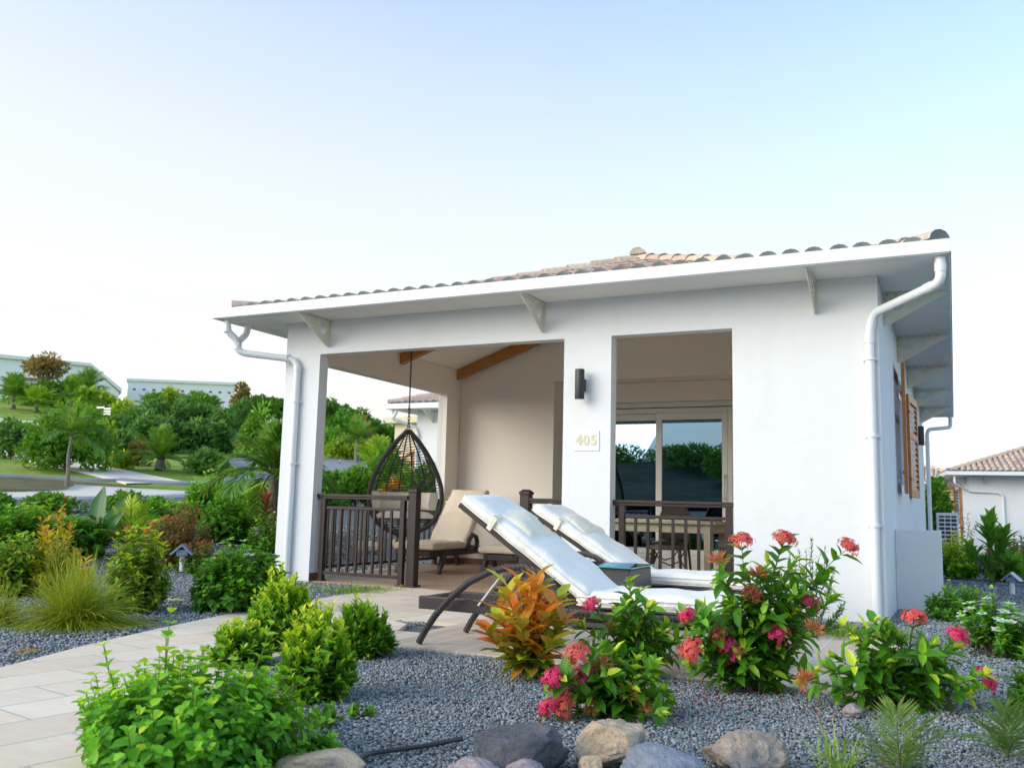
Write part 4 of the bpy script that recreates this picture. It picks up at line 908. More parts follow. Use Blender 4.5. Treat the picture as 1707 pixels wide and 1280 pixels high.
def lounger(name, label, loc, rz, cush, pillow_mat, wick, arms=True, ang=34, group=None, style='curved', seed=1):
    """head at low x, foot at high x, near side y=0, far side y=.66"""
    e = thing(name, label, 'sun lounger', loc, rz, group); W = .66; ry = Matrix.Translation((1.12, 0, .315)) @ Matrix.Rotation(math.radians(ang), 4, 'Y')
    f = MB()
    for y in (.10, W-.15): f.box(.0, 2.06, y, y+.05, .205, .285)
    f.box(.0, .05, .15, W-.15, .21, .28); f.box(2.01, 2.06, .15, W-.15, .21, .28); f.box(1.08, 2.01, .152, W-.152, .262, .287)
    f.build('frame', wick, e, bevel=.008)
    b = MB(); Ln = .98
    for y in (.10, W-.145): b.box(-Ln-.03, .02, y, y+.045, -.035, .0, ry)
    b.box(-Ln-.03, -Ln+.02, .146, W-.146, -.035, .0, ry)
    for k in range(9): b.box(-Ln+.08+k*.11, -Ln+.13+k*.11, .147, W-.147, -.022, -.006, ry)
    b.build('back_frame', wick, e, bevel=.005)
    if style == 'curved':
        pts = [(.06, 0), (.10, .07), (.17, .17), (.27, .28), (.40, .385), (.54, .455), (.66, .488), (.77, .495), (.86, .47), (.94, .42), (1.00, .35), (1.04, .28)]
        for y in (.028, W-.028):
            a = MB().tube([(x, y, z+.01) for x, z in pts], .0215, 12); a.build('arm', M['braid'], e, smooth=60)
            MB().tube([(.62, y*.92+.04*.66, .46), (.44, y*.8+.066, .255)], .007, 8).build('strut', M['trim'], e, smooth=60)
            MB().tube([(1.86, y, .285), (1.92, y, .15), (1.98, y, .0)], .02, 10).build('leg', M['braid'], e, smooth=60)
            MB().tube([(1.04, y, .27), (1.40, y, .255), (1.86, y, .275)], .024, 10).build('side_rail', M['braid'], e, smooth=60)
    else:
        for y in (.02, W-.05):
            a = MB(); a.prism([(.20, 0), (.28, 0), (.42, .28), (.33, .28)], y, y+.05, 'xz'); a.build('leg', wick, e, bevel=.006)
            a = MB(); a.prism([(1.76, .28), (1.86, .28), (2.02, 0), (1.94, 0)], y, y+.05, 'xz'); a.build('leg', wick, e, bevel=.006)
            a = MB(); a.tube([(.92, y+.025, .26), (.86, y+.025, .36), (.90, y+.025, .44), (1.02, y+.025, .47), (1.12, y+.025, .40), (1.16, y+.025, .28)], .03, 10); a.build('arm', wick, e, smooth=60)
    add_pad('seat_cushion', cush, e, 1.10, 2.09, .045, W-.045, .29, .375, seed=seed)
    add_pad('back_cushion', cush, e, -Ln-.01, .03, .045, W-.045, .004, .086, M_=ry, seed=seed+1)
    p = MB(); V, F = pad(-Ln+.20, -Ln+.49, .13, W-.12, .092, .135, M_=ry @ Matrix.Rotation(math.radians(-3), 4, 'Y'), seed=seed+2, wr=.012, puff=.035); p.add(V, F)
    pl = p.build('head_pillow', pillow_mat, e, smooth=80)
    s = MB(); m2 = ry
    s.box(-Ln+.24, -Ln+.275, .03, W-.03, .088, .094, m2); s.box(-Ln+.24, -Ln+.275, .030, .036, -.002, .094, m2); s.box(-Ln+.24, -Ln+.275, W-.036, W-.03, -.002, .094, m2); s.build('strap', pillow_mat, pl, bevel=.002)
    return e
lounger('sun_lounger', 'white cushioned sun lounger nearest the flower bed, with curved braided arms', (-3.09, 4.93, .005), 0, M['cushion'], M['cushion_cream'], M['wicker'], seed=2, group='white cushioned loungers')
lounger('sun_lounger', 'white cushioned sun lounger farther back, between the glass topped table and the house', (-3.42, 6.78, .002), 0, M['cushion'], M['cushion_cream'], M['wicker'], seed=9, ang=31, group='white cushioned loungers')
lounger('sun_lounger', 'beige cushioned lounger on the terrace next to the hanging chair', (-6.56, 11.88, .002), -PI/2+.05, M['cushion_beige'], M['cushion_beige'], M['wicker'], style='block', seed=5, ang=46, group='beige loungers on the terrace')
lounger('sun_lounger', 'second beige lounger on the terrace, mostly hidden behind the white lounger', (-5.27, 11.93, .002), -PI/2, M['cushion_beige'], M['cushion_beige'], M['wicker'], style='block', seed=6, ang=26, group='beige loungers on the terrace')
# wicker side table
e = thing('side_table', 'square dark wicker side table with green glass top between the white loungers', 'side table', (-2.33, 6.46, .004))
b = MB(); h = .44; a0, a1 = .25, .27
b.add([(-a1, -a1, .02), (a1, -a1, .02), (a1, a1, .02), (-a1, a1, .02), (-a0, -a0, h), (a0, -a0, h), (a0, a0, h), (-a0, a0, h)], [(0, 1, 5, 4), (1, 2, 6, 5), (2, 3, 7, 6), (3, 0, 4, 7), (4, 5, 6, 7), (0, 3, 2, 1)])
b.build('base', M['wicker_grey'], e, bevel=.012); gt = MB().box(-.275, .275, -.275, .275, h+.006, h+.014).build('glass_top', M['glass_top'], e)
r_ = MB()
for (x0, x1, y0, y1) in [(-.2755, .2755, -.2765, -.2752), (-.2755, .2755, .2752, .2765), (-.2765, -.2756, -.2765, .2765), (.2756, .2765, -.2765, .2765)]: r_.box(x0, x1, y0, y1, h+.006, h+.014)
r_.build('glass_edge', M['glass_edge'], gt)
# hanging egg chair
ec = thing('hanging_chair', 'dark woven egg shaped hanging chair on a chain, beige cushions inside', 'hanging chair', (-5.75, 9.0, .50))
NZ = Vector((.70, -.71, 0)).normalized(); SX = Vector((-NZ.y, NZ.x, 0))      # opening normal, sideways
def egg_r(t):     # t 0 bottom .. 1 top
    pts = [(0, .0), (.04, .22), (.12, .38), (.22, .47), (.34, .505), (.46, .49), (.58, .43), (.70, .345), (.82, .235), (.92, .12), (1, 0)]
    return float(np.interp(t, [p[0] for p in pts], [p[1] for p in pts]))
def egg_s(t):
    ts = [max(0, min(1, t+d)) for d in (-.03, -.015, 0, .015, .03)]; return .86*sum(egg_r(q) for q in ts)/5
HE = 1.22
def egg(t, a, k=1.0):  # a: angle, -90..90 behind the opening plane
    r = egg_s(t)*k; return SX*r*math.sin(a)-NZ*(r*math.cos(a)*.95)+Vector((0, 0, HE*t))
ring = [SX*egg_s(t)+NZ*.0+Vector((0, 0, HE*t)) for t in np.linspace(0.012, .99, 30)]+[-SX*egg_s(t)+Vector((0, 0, HE*t)) for t in np.linspace(.99, .012, 30)]
fr = MB().tube(ring, .028, 10, closed=True).build('rim', M['braid'], ec, smooth=70)
ribs = MB()
for a in np.radians([-68, -45, -22, 0, 22, 45, 68]): ribs.tube([egg(t, a) for t in np.linspace(.01, .99, 26)], .0085, 6)
ribs.build('ribs', M['braid'], ec, smooth=70)
wv = MB(); ts = list(np.linspace(.05, .94, 40))
for i, t in enumerate(ts): wv.tube([egg(t+.006*math.sin(a*5+i), a, 1.0) for a in np.linspace(-PI/2, PI/2, 19)], .0052, 5)
wv.build('weave', M['braid'], ec, smooth=70)
m = MB(); V = []; F = []
for s in range(2):
    for i in range(13):
        for j in range(9):
            a = (i/12-.5)*PI*.92; q = j/8; r = egg_s(.20)*.88*q; bulge = (.055*(1-q**4)+.006*math.sin(a*7+q*5)) if s == 0 else -.03
            V.append(SX*r*math.sin(a)-NZ*(r*math.cos(a)*.9-.03)+Vector((0, 0, HE*.17+bulge+.02)))
n0 = 13*9
for s in range(2):
    for i in range(12):
        for j in range(8):
            q = (s*n0+i*9+j, s*n0+(i+1)*9+j, s*n0+(i+1)*9+j+1, s*n0+i*9+j+1); F.append(q if s else q[::-1])
for i in range(12): F.append((i*9+8, n0+i*9+8, n0+(i+1)*9+8, (i+1)*9+8))
for j in range(8): F.append((j, j+1, n0+j+1, n0+j)); F.append((12*9+j+1, 12*9+j, n0+12*9+j, n0+12*9+j+1))
m.add(V, F); m.build('seat_cushion', M['cushion_beige'], ec, smooth=70)
m = MB(); V = []; F = []
for s, k in ((0, .94), (1, .74)):
    for i in range(17):
        for j in range(9):
            a = math.radians(-80+160*i/16); t = .24+.17*j/8; kk = k+(.06*(1-abs(2*j/8-1)**3)*-1 if s else 0)+.01*math.sin(i*1.7+j)
            V.append(egg(t, a, kk))
n0 = 17*9
for s in range(2):
    for i in range(16):
        for j in range(8):
            q = (s*n0+i*9+j, s*n0+(i+1)*9+j, s*n0+(i+1)*9+j+1, s*n0+i*9+j+1); F.append(q)
for i in range(16): F.append((i*9, n0+i*9, n0+(i+1)*9, (i+1)*9)); F.append((i*9+8, n0+i*9+8, n0+(i+1)*9+8, (i+1)*9+8))
for j in range(8): F.append((j, j+1, n0+j+1, n0+j)); F.append((16*9+j, 16*9+j+1, n0+16*9+j+1, n0+16*9+j))
m.add(V, F); m.build('back_cushion', M['cushion_beige'], ec, smooth=70)
chn = MB(); z = HE+.02; i = 0
chn.tube([(0.02*math.cos(q), 0, z-.0+.03*math.sin(q)) for q in np.linspace(0, 2*PI, 12)[:-1]], .005, 6, closed=True); z += .035
while z < 2.66:
    ax = (1, 0) if i % 2 == 0 else (0, 1)
    big = 1.6 if (z < HE+.28 or z > 2.45) else 1.0
    chn.tube([(ax[0]*.0085*big*math.cos(q), ax[1]*.0085*big*math.cos(q), z+.018*big*math.sin(q)) for q in np.linspace(0, 2*PI, 11)[:-1]], .0042*(big**.5), 5, closed=True); z += .027*big; i += 1
chn.build('chain', M['rail'], ec, smooth=70)
# dining set behind the railing
e = thing('dining_table', 'pale grey wooden dining table behind the right hand railing', 'dining table', (-3.15, 10.3, 0))
MB().box(-.80, .80, -.42, .42, .715, .75).build('tabletop', M['tablewood'], e, bevel=.006); a = MB()
a.box(-.72, .72, -.36, -.33, .62, .713); a.box(-.72, .72, .33, .36, .62, .713); a.box(-.75, -.722, -.36, .36, .62, .713); a.box(.722, .75, -.36, .36, .62, .713); a.build('apron', M['tablewood'], e)
for sx in (-.75, .67):
    for sy in (-.38, .30): MB().box(sx, sx+.08, sy, sy+.08, 0.001, .714).build('leg', M['tablewood'], e, bevel=.004)
tm = thing('table_runner', 'thin white paper place mats lying on the dining table', 'place mat', (-3.1, 10.25, .7505)); MB().box(-.45, .5, -.12, .12, 0, .003).build('mat', M['plate'], tm)
def cane_chair(label, loc, rz, back=True):
    e = thing('cane_chair' if back else 'cane_stool', label, 'chair' if back else 'stool', loc, rz, 'cane chairs round the dining table' if back else 'cane stools at the dining table')
    s = MB().lathe([(.20, .44), (.225, .45), (.22, .475), (.15, .48)], n=24); s.build('seat', M['wicker'], e, smooth=60)
    for x, y in ((-.17, -.16), (.17, -.16)): MB().tube([(x*1.2, y*1.25, 0), (x, y, .45)], .016, 8).build('leg', M['rail'], e, smooth=60)
    bf = MB(); pts = [(-.21, .24, 0), (-.18, .19, .45), (-.21, .23, .75), (-.13, .26, .92), (0, .27, .96), (.13, .26, .92), (.21, .23, .75), (.18, .19, .45), (.21, .24, 0)]
    if not back:
        for x, y in ((-.17, .16), (.17, .16)): MB().tube([(x*1.2, y*1.25, 0), (x, y, .45)], .016, 8).build('leg', M['rail'], e, smooth=60)
    else: bf.tube(pipe_path(pts, .08, 3), .016, 8); bf.build('back_frame', M['rail'], e, smooth=60)
    wv = MB(); wv.prism([(-.17, .50), (.17, .50), (.20, .75), (.125, .90), (0, .94), (-.125, .90), (-.20, .75)], .225, .24, 'xz'); back and wv.build('back_panel', M['wicker'], e)
    st = MB()
    for sx in (-1, 1): st.tube([(sx*.19, -.17, .22), (sx*.12, -.05, .36), (sx*.17, .16, .40)], .008, 6); 
    st.tube([(-.17, -.17, .42), (-.10, -.19, .30), (0, -.195, .26), (.10, -.19, .30), (.17, -.17, .42)], .008, 6); st.build('brace', M['rail'], e, smooth=60)
    return e
cane_chair('dark cane chair at the right end of the dining table beside the white wall', (-2.12, 10.05, 0), -1.35)
cane_chair('dark cane stool tucked under the near left side of the dining table', (-3.55, 9.75, 0), PI, False)
cane_chair('dark cane stool tucked under the near right side of the dining table', (-2.85, 9.75, 0), PI+.1, False)
cane_chair('dark cane chair on the far side of the dining table by the glass door', (-3.2, 11.1, 0), 0)
# ------------------------------------------------------------------ garden near the camera
def px(loc, n): return n*depth(loc)/FPX
def place(cx, by, w_, h_):
    p = at(cx, by); p.z -= .01; return p, px(p, w_)/2, px(p, h_)
def Sh(name, label, cat, cx, by, w_, h_, tips, Ln, Wd, leaf, **k):
    p, r, h = place(cx, by, w_, h_); q = k.pop('sz', 1.38); return shrub(name, label, cat, p, r*1.17, h*.97, tips, Ln*q, Wd*q*1.08, leaf, **k)
G1 = 'lime tipped clipped shrubs by the path'
Sh('jasmine_bush', 'large fresh green round leaved bush with few white flowers, bottom left by the path', 'bush', 278, 1292, 445, 190, 290, .042, .030, 'jasmine', nodes=11, seed=21, flowers=('white', 12), upright=.35, tan=.35, perp=1.1, t0=.3, lump=.75, stray=12, fsz=.55, sz=1.15, stem='stemgreen', tint0=.3)
Sh('clipped_shrub', 'lime tipped shrub in the gravel, largest and nearest of its group', 'shrub', 525, 1160, 118, 148, 210, .040, .0145, 'lime', nodes=13, per=3, seed=22, upright=.75, tan=.9, perp=.75, up=.25, t0=.3, young=.95, group=G1, tint0=.12)
Sh('clipped_shrub', 'lime tipped shrub at the path edge in front of the corner pillar', 'shrub', 474, 1078, 112, 134, 230, .042, .015, 'lime', nodes=13, per=3, seed=23, upright=.75, tan=.9, perp=.75, up=.25, t0=.3, young=.95, group=G1, tint0=.12)
Sh('clipped_shrub', 'spiky green shrub nearest the curved cane foot of the white lounger', 'shrub', 604, 1092, 84, 88, 150, .050, .013, 'lime', nodes=12, per=3, seed=24, upright=.7, tan=1.0, perp=.7, up=.25, t0=.3, young=.6, group=G1, tint0=.1)
Sh('clipped_shrub', 'low lime tipped shrub between the path and the two taller ones', 'shrub', 396, 1106, 100, 70, 110, .040, .0145, 'lime', nodes=10, per=3, seed=25, upright=.6, tan=.9, perp=.75, up=.25, t0=.3, young=.85, group=G1, tint0=.15)
# croton
def croton():
    p = at(880, 1128); e = thing('croton', 'orange, red and yellow croton with big veined leaves in front of the lounger', 'croton plant', p); g = np.random.default_rng(31)
    lv = Leaves(); cur = []; W_ = px(p, 225)/2; Hh = px(p, 180)
    for i in range(20):
        a = i*2.4+g.random()*.6; q = math.sqrt((i+.5)/20); tip = np.array([math.cos(a)*q*W_*.68, math.sin(a)*q*W_*.68, Hh*(.92-.50*q*q-.12*g.random())]); c = bez(np.zeros(3), np.array([tip[0]*.5, tip[1]*.5, tip[2]*.5]), tip, np.linspace(0, 1, 7)); cur.append(c)
        nodes = 15; ts = np.linspace(.16, 1, nodes); pos = np.stack([np.interp(ts*6, np.arange(7), c[:, k]) for k in range(3)], 1); an = np.arange(nodes)*2.4+g.random()*6
        hz = np.stack([np.cos(an), np.sin(an), np.zeros(nodes)], 1); out = np.array([math.cos(a), math.sin(a), 0])*q*.5
        D = hz*(1.15-.35*ts)[:, None]+out+np.array([0, 0, 1])*(.05+.85*ts)[:, None]+g.normal(0, .12, (nodes, 3)); N = np.array([0, 0, 1.])-hz*.5
        hf = pos[:, 2]/Hh; T = np.clip(.10+.78*hf+g.normal(0, .19, nodes), 0, .93); T = np.where(g.random(nodes) < .12, 1, T)
        lv.add(pos, D, N, .150*(.7+.45*g.random(nodes)), .066*(.75+.4*g.random(nodes)), T)
    lv.build('foliage', L['croton'], e, fold=.2, curl=.22); thin_tubes('stem', cur, [.007]*len(cur), M['bark'], e); return e
croton()
# ixoras
G2 = 'ixora bushes with pink flower heads'
def ixora(label, cx, by, tips, seed, kinds, Ln=.118, Wd=.047, leafrot=0, group=G2, young=.6, nodes=8):
    """tips: (px, py, flower kind or None) - shoots that end at those places above the base"""
    p = at(cx, by); p.z -= .01; e = thing('ixora_bush', label, 'ixora bush', p, 0, group); g = np.random.default_rng(seed); lv = Leaves(); cur = []
    dp = depth(p); Rr = np.array([CR[0], CR[1], 0]); Ff = np.array([CF[0], CF[1], 0]); Ff /= np.linalg.norm(Ff)
    for (tx, ty, fl) in tips:
        dx = (tx-cx)*dp/FPX; dz = (by-ty)*dp/FPX; dd = (g.normal(0, .28) if fl is None else -(.25+.35*g.random()))*max(.1, abs(dx)*.5+.12)
        tip = Rr*dx+Ff*dd+np.array([0, 0, max(dz+g.normal(0, .005), .05)])
        mid = tip*np.array([.35, .35, .62])+g.normal(0, .015, 3); c = bez(np.array([g.normal(0, .02), g.normal(0, .02), 0]), mid, tip, np.linspace(0, 1, 9)); cur.append(c)
        nn = int(max(5, .8*nodes*(np.linalg.norm(tip)/.34)))
        shoot_leaves(lv, g, c, nn, 2, Ln, Wd, 1.0, .42, .12, .22, .28, young if fl is None else .35, jit=.18)
        if fl is None: shoot_leaves(lv, g, c[-3:], 3, 2, Ln*.6, Wd*.62, .6, 1.2, .3, .5, .55, .5)
        else: flower(e, c[-1], c[-1]-c[-2], fl, g)
        for s in range(1):   # side twigs
            b = c[int(g.integers(3, 7))]; a = g.random()*6.28; t2 = b+np.array([math.cos(a)*.09, math.sin(a)*.09, .05+.05*g.random()]); c2 = bez(b, (b+t2)/2+[0, 0, .02], t2, np.linspace(0, 1, 5)); cur.append(c2); shoot_leaves(lv, g, c2, 4, 2, Ln*.95, Wd, 1, .45, .1, .35, .25, .6, jit=.2)
    lv.build('foliage', L['ixora'], e, fold=.28, curl=.22); thin_tubes('stem', cur, [.0042+.002*g.random() for _ in cur], M['bark'], e); return e
ixora('low front ixora bush with pink and brown flower heads just behind the rocks', 1030, 1192,
      [(920, 1124, 'pink'), (958, 1088, 'coral'), (915, 1180, 'pink'), (942, 1172, 'coral'), (987, 1172, 'orange'), (1042, 1150, 'brown'), (1000, 1110, 'orange'), (965, 1125, 'pink'), (938, 1140, 'coral'), (1065, 1165, 'orange'), (1075, 1120, None), (1100, 1140, None), (1085, 1095, None), (1020, 1090, None), (1060, 1100, None), (1118, 1165, None), (1010, 1140, None), (960, 1125, None), (1090, 1170, None), (1050, 1170, None), (1035, 1110, None)], 41, None, Ln=.108, Wd=.046)
ixora('ixora bush between the croton and the tall ixora, with a bright lime shoot', 1052, 1128,
      [(983, 1005, 'pink'), (1140, 1020, 'pink'), (1050, 975, None), (1062, 990, None), (1017, 1045, 'orange'), (1085, 1010, None), (1030, 1030, None), (1005, 1060, None), (960, 1040, None), (975, 1075, None), (1100, 1050, None), (1130, 1080, 'coral'), (1072, 1055, None), (1095, 1090, None), (1060, 1030, None), (1112, 1045, None), (1142, 1060, None)], 42, None, young=.95)
ixora('tallest ixora bush in front of the white wall, many pink and coral flower heads', 1255, 1150,
      [(1232, 905, 'coral'), (1303, 900, 'coral'), (1407, 908, 'coral'), (1192, 938, 'orange'), (1248, 985, 'orange'), (1136, 1022, 'pink'), (1145, 1085, 'coral'), (1204, 1070, 'pink'), (1218, 1085, 'pink'), (1190, 1055, 'coral'), (1284, 1055, 'pink'), (1298, 1048, 'coral'), (1148, 1072, 'coral'), (1343, 1000, 'pink'), (1341, 1040, 'orange'), (1262, 960, 'orange'), (1250, 995, 'coral'),
       (1350, 960, None), (1380, 955, None), (1290, 940, None), (1330, 935, None), (1210, 985, None), (1170, 1010, None), (1160, 1050, None), (1300, 985, None), (1320, 1020, None), (1370, 1010, None), (1390, 990, None), (1230, 1040, None), (1270, 1010, None), (1240, 1090, None), (1300, 1100, None), (1200, 1110, None), (1340, 1080, None), (1180, 1090, None), (1270, 1120, None), (1315, 1130, None), (1215, 1010, None), (1360, 1120, None), (1150, 1110, None)], 43, None, Ln=.12, Wd=.048)
ixora('ixora bush in front of the right end of the paving, three pink flower heads', 1505, 1178,
      [(1522, 1032, 'coral'), (1578, 1052, 'pink'), (1625, 1125, 'pink'), (1330, 1128, 'orange'), (1420, 1050, None), (1435, 1075, None), (1480, 1040, None), (1500, 1060, None), (1540, 1070, None), (1590, 1080, None), (1610, 1110, None), (1640, 1150, None), (1400, 1100, None), (1370, 1110, None), (1350, 1140, None), (1450, 1120, None), (1480, 1110, None), (1560, 1110, None), (1530, 1120, None), (1600, 1150, None), (1420, 1150, None), (1400, 1165, None), (1500, 1150, None), (1550, 1160, None)], 44, None, Ln=.115, Wd=.048, young=.85)
# fine twiggy shrub by the white wall
Sh('wispy_shrub', 'thin wispy shrub with narrow dark leaves rising against the white wall behind the tall ixora', 'shrub', 1345, 1062, 130, 190, 30, .034, .007, 'deep', nodes=20, per=2, seed=51, upright=.5, t0=.4, tan=.8, perp=.8, lump=.2, tint0=.2)
# white flowered shrubs at the right
Sh('white_flowered_shrub', 'leggy shrub covered in white star flowers at the right edge', 'shrub', 1668, 1092, 110, 128, 80, .042, .019, 'jasmine', nodes=10, seed=52, upright=.8, t0=.45, flowers=('white', 60), lump=.3, fsz=.9)
Sh('small_shrub', 'small glossy dark green shrub in the gravel beside the low white wall', 'shrub', 1592, 1032, 92, 58, 60, .05, .023, 'mid', nodes=8, seed=53, upright=.6, t0=.35)
Sh('small_shrub', 'small low shrub with a pale orange flower head left of the white flowered shrub', 'shrub', 1630, 1036, 34, 36, 20, .05, .02, 'deep', nodes=7, seed=54, upright=.6, flowers=('orange', 2), fsz=.55)
Sh('edge_shrub', 'green shrub cut off by the right edge of the picture below the white flowers', 'shrub', 1735, 1185, 90, 110, 60, .06, .016, 'mid', nodes=8, seed=55, upright=.5)
Sh('yellow_shrub', 'yellow topped round shrub behind the low white wall', 'shrub', 1602, 962, 62, 76, 120, .07, .034, 'lime', nodes=9, seed=56, upright=.6, tint0=.75, young=.5)
Sh('bronze_shrub', 'bronze and green shrub right of the yellow topped one', 'shrub', 1672, 966, 64, 70, 110, .075, .03, 'redgreen', nodes=9, seed=57, upright=.6, tint0=.4)
Sh('green_shrub', 'dark green shrub at the right edge beyond the white flowers', 'shrub', 1722, 962, 70, 84, 100, .075, .03, 'deep', nodes=9, seed=58, upright=.6)
p = atd(1642, 15.2); e = shrub('frangipani', 'young frangipani with long upright glossy leaves before the neighbouring house', 'small tree', p, .42, 1.02, 9, .30, .11, 'mid', nodes=9, per=3, seed=59, upright=.9, tan=.8, perp=.9, t0=.7, up=.25, lump=.1, curl=.1)
# left garden
G3 = 'green garden shrubs left of the bungalow'
Sh('ground_shrub', 'wide dark green spreading bush beside the corner pillar', 'bush', 392, 1012, 140, 108, 260, .052, .036, 'jasmine', nodes=10, seed=61, upright=.4, tan=.4, lump=.3, t0=.3, flowers=('white', 8), tint0=.05, young=.5)
blades('needle_bush', 'soft yellow green needle leaved bush by the gravel, left', 'bush', at(128, 1040), 2600, px(at(128, 1040), 150), .0042, 'needle', spread=.75, seed=62, droop=.55, base=.06, segs=6)
blades('needle_bush', 'small grey green needle bush at the left edge', 'bush', at(-6, 1036), 700, px(at(0, 1036), 90), .005, 'needle', spread=.75, seed=63, droop=.5, base=.05)
Sh('yellow_leaved_shrub', 'shrub with yellow and green leaves right of the needle bush', 'shrub', 222, 1016, 92, 146, 130, .058, .028, 'yellow', nodes=10, seed=64, upright=.65, t0=.25, tint0=.05, young=.62, lump=.2, flowers=('coral', 3), fsz=.5)
Sh('orange_tipped_shrub', 'tall slim shrub with orange and yellow shoots behind the needle bush', 'shrub', 84, 990, 64, 158, 60, .055, .024, 'orange', nodes=11, seed=65, upright=.85, t0=.3, tint0=.15, young=.85, tan=.8)
Sh('grassy_shrub', 'feathery lime green shrub in front of the orange tipped one', 'shrub', 92, 1000, 50, 120, 60, .05, .006, 'needle', nodes=16, seed=66, upright=.9, t0=.2, tint0=.4, young=.6, tan=1)
Sh('yellow_leaved_shrub', 'loose shrub with yellow green leaves at the left edge', 'shrub', 22, 990, 84, 110, 70, .06, .026, 'yellow', nodes=9, seed=67, upright=.6, tint0=.05, young=.5)
p = at(200, 968); shrub('orange_plant', 'small orange leaved plant between the needle bush and the shrub behind', 'plant', at(128, 980), .16, .36, 9, .12, .05, 'orange', nodes=6, seed=68, upright=.7, tint0=.6, young=.3, t0=.5)
Sh('green_shrub', 'leafy green bush at the far left before the pale path', 'shrub', 22, 935, 110, 118, 120, .085, .05, 'mid', nodes=9, seed=70, upright=.5, group=G3, flowers=('white', 5))
Sh('green_shrub', 'dark green bush with white flowers left of the large broad leaf', 'shrub', 108, 928, 110, 74, 130, .08, .045, 'deep', nodes=9, seed=71, upright=.5, group=G3, flowers=('white', 7), tint0=.4)
Sh('bronze_shrub', 'reddish brown twiggy shrub beside the garden spotlight', 'shrub', 298, 940, 92, 96, 150, .05, .017, 'brown', nodes=10, seed=72, upright=.5, tint0=.35, young=.3, lump=.3)
Sh('bronze_shrub', 'low bronze and green shrub with small pink flowers behind the garden spotlight', 'shrub', 330, 952, 70, 56, 90, .045, .014, 'redgreen', nodes=10, seed=73, upright=.5, flowers=('coral', 3), fsz=.35)
Sh('green_shrub', 'dense dark green clipped shrub left of the crimson plant', 'shrub', 378, 902, 92, 78, 170, .07, .026, 'deep', nodes=9, per=3, seed=74, upright=.6, group=G3, young=.9)
Sh('green_shrub', 'bright green shrub behind the bronze shrub', 'shrub', 296, 872, 64, 44, 90, .08, .034, 'mid', nodes=9, seed=75, upright=.6, group=G3, tint0=.4)
Sh('green_shrub', 'green shrub with white flowers near the junction of the paths', 'shrub', 332, 868, 60, 82, 100, .085, .04, 'jasmine', nodes=9, seed=76, upright=.6, group=G3, flowers=('white', 8))
Sh('green_shrub', 'low green shrub left of the corner pillar behind the crimson plant', 'shrub', 410, 872, 90, 48, 110, .08, .034, 'mid', nodes=8, seed=77, upright=.5, group=G3, tint0=.35)
Sh('green_shrub', 'low green shrub at the foot of the crimson plant', 'shrub', 452, 920, 74, 66, 90, .055, .03, 'mid', nodes=8, seed=78, upright=.5, group=G3)
for i, (cx, by, w_, h_, lf, lb) in enumerate([(60, 902, 90, 60, 'mid', 'green bush on the near side of the pale path, second from the left edge'), (258, 884, 60, 50, 'deep', 'dark green bush on the near side of the pale path, left of the bronze shrubs'), (-30, 900, 80, 90, 'deep', 'dark green bush cut by the left edge of the picture'), (350, 850, 60, 44, 'mid', 'small bright bush beside the driveway, left of the coconut palm'), (432, 850, 60, 40, 'jasmine', 'small bright bush under the coconut palm'), (165, 900, 70, 50, 'mid', 'green bush behind the paddle leaved plant'), (290, 910, 60, 50, 'redgreen', 'reddish bush between the young palm and the bronze shrub')]):
    Sh('border_shrub', lb, 'shrub', cx, by, w_, h_, 100, .08, .042, lf, nodes=8, seed=700+i, upright=.5, tint0=.35, group='shrubs lining the pale path')
# broad leaf plants
p = at(160, 925); e = thing('broad_leaved_plant', 'plant with one tall paddle shaped dark green leaf', 'plant', p); lv = Leaves(); g = np.random.default_rng(81)
D0 = [(-.12, 0, 1, .62, .22), (.35, .1, .9, .56, .20), (.6, -.2, .55, .42, .16)]
for dx, dy, dz, ln, wd in D0: lv.add([[dx*.2, dy*.2, .22]], [[dx, dy, dz]], [[.3, -1, .25]], ln, wd, .6)
for i in range(26):
    a = i*2.4; lv.add([[math.cos(a)*.06, math.sin(a)*.06, .06+.015*i]], [[math.cos(a), math.sin(a), .45]], [[0, 0, 1]], .23+.05*g.random(), .12, .2+.5*g.random())
lv.build('foliage', L['banana'], e, fold=.12, curl=.3); thin_tubes('stem', [np.array([[0, 0, 0], [.01, 0, .2], [0, .01, .45]])], [.02], M['stemgreen'], e)
p = at(214, 930); palm('young_palm', 'young palm with pale yellow green fronds beside the paddle leaf', p, .12, 12, .66, .20, .010, 'palmy', seed=82, droop=.35, nl=46, up=(.25, 1.0), cat='young palm')
def cordyline(label, p, h, seed):
    e = thing('cordyline', label, 'cordyline', p); g = np.random.default_rng(seed); lv = Leaves(); n = 44; t = np.linspace(.12, 1, n); an = np.arange(n)*2.4; el = -.25+1.5*t**1.6
    P = np.stack([g.normal(0, .01, n), g.normal(0, .01, n), t*h*.72], 1); D = np.stack([np.cos(an)*np.cos(el), np.sin(an)*np.cos(el), np.sin(el)], 1)
    T = np.clip(.1+.4*g.random(n)+.8*(t > .93), 0, 1); lv.add(P, D, np.tile([0, 0, 1.], (n, 1)), h*.30*(.8+.4*g.random(n)), h*.055, T); lv.build('foliage', L['cordy'], e, fold=.3, curl=.3)
    thin_tubes('stem', [np.array([[0, 0, 0], [0, .01, h*.4], [0, 0, h*.75]])], [.014], M['bark'], e)
p = at(440, 912); cordyline('upright crimson strap leaved plant beside the corner pillar', p, px(p, 104), 83)
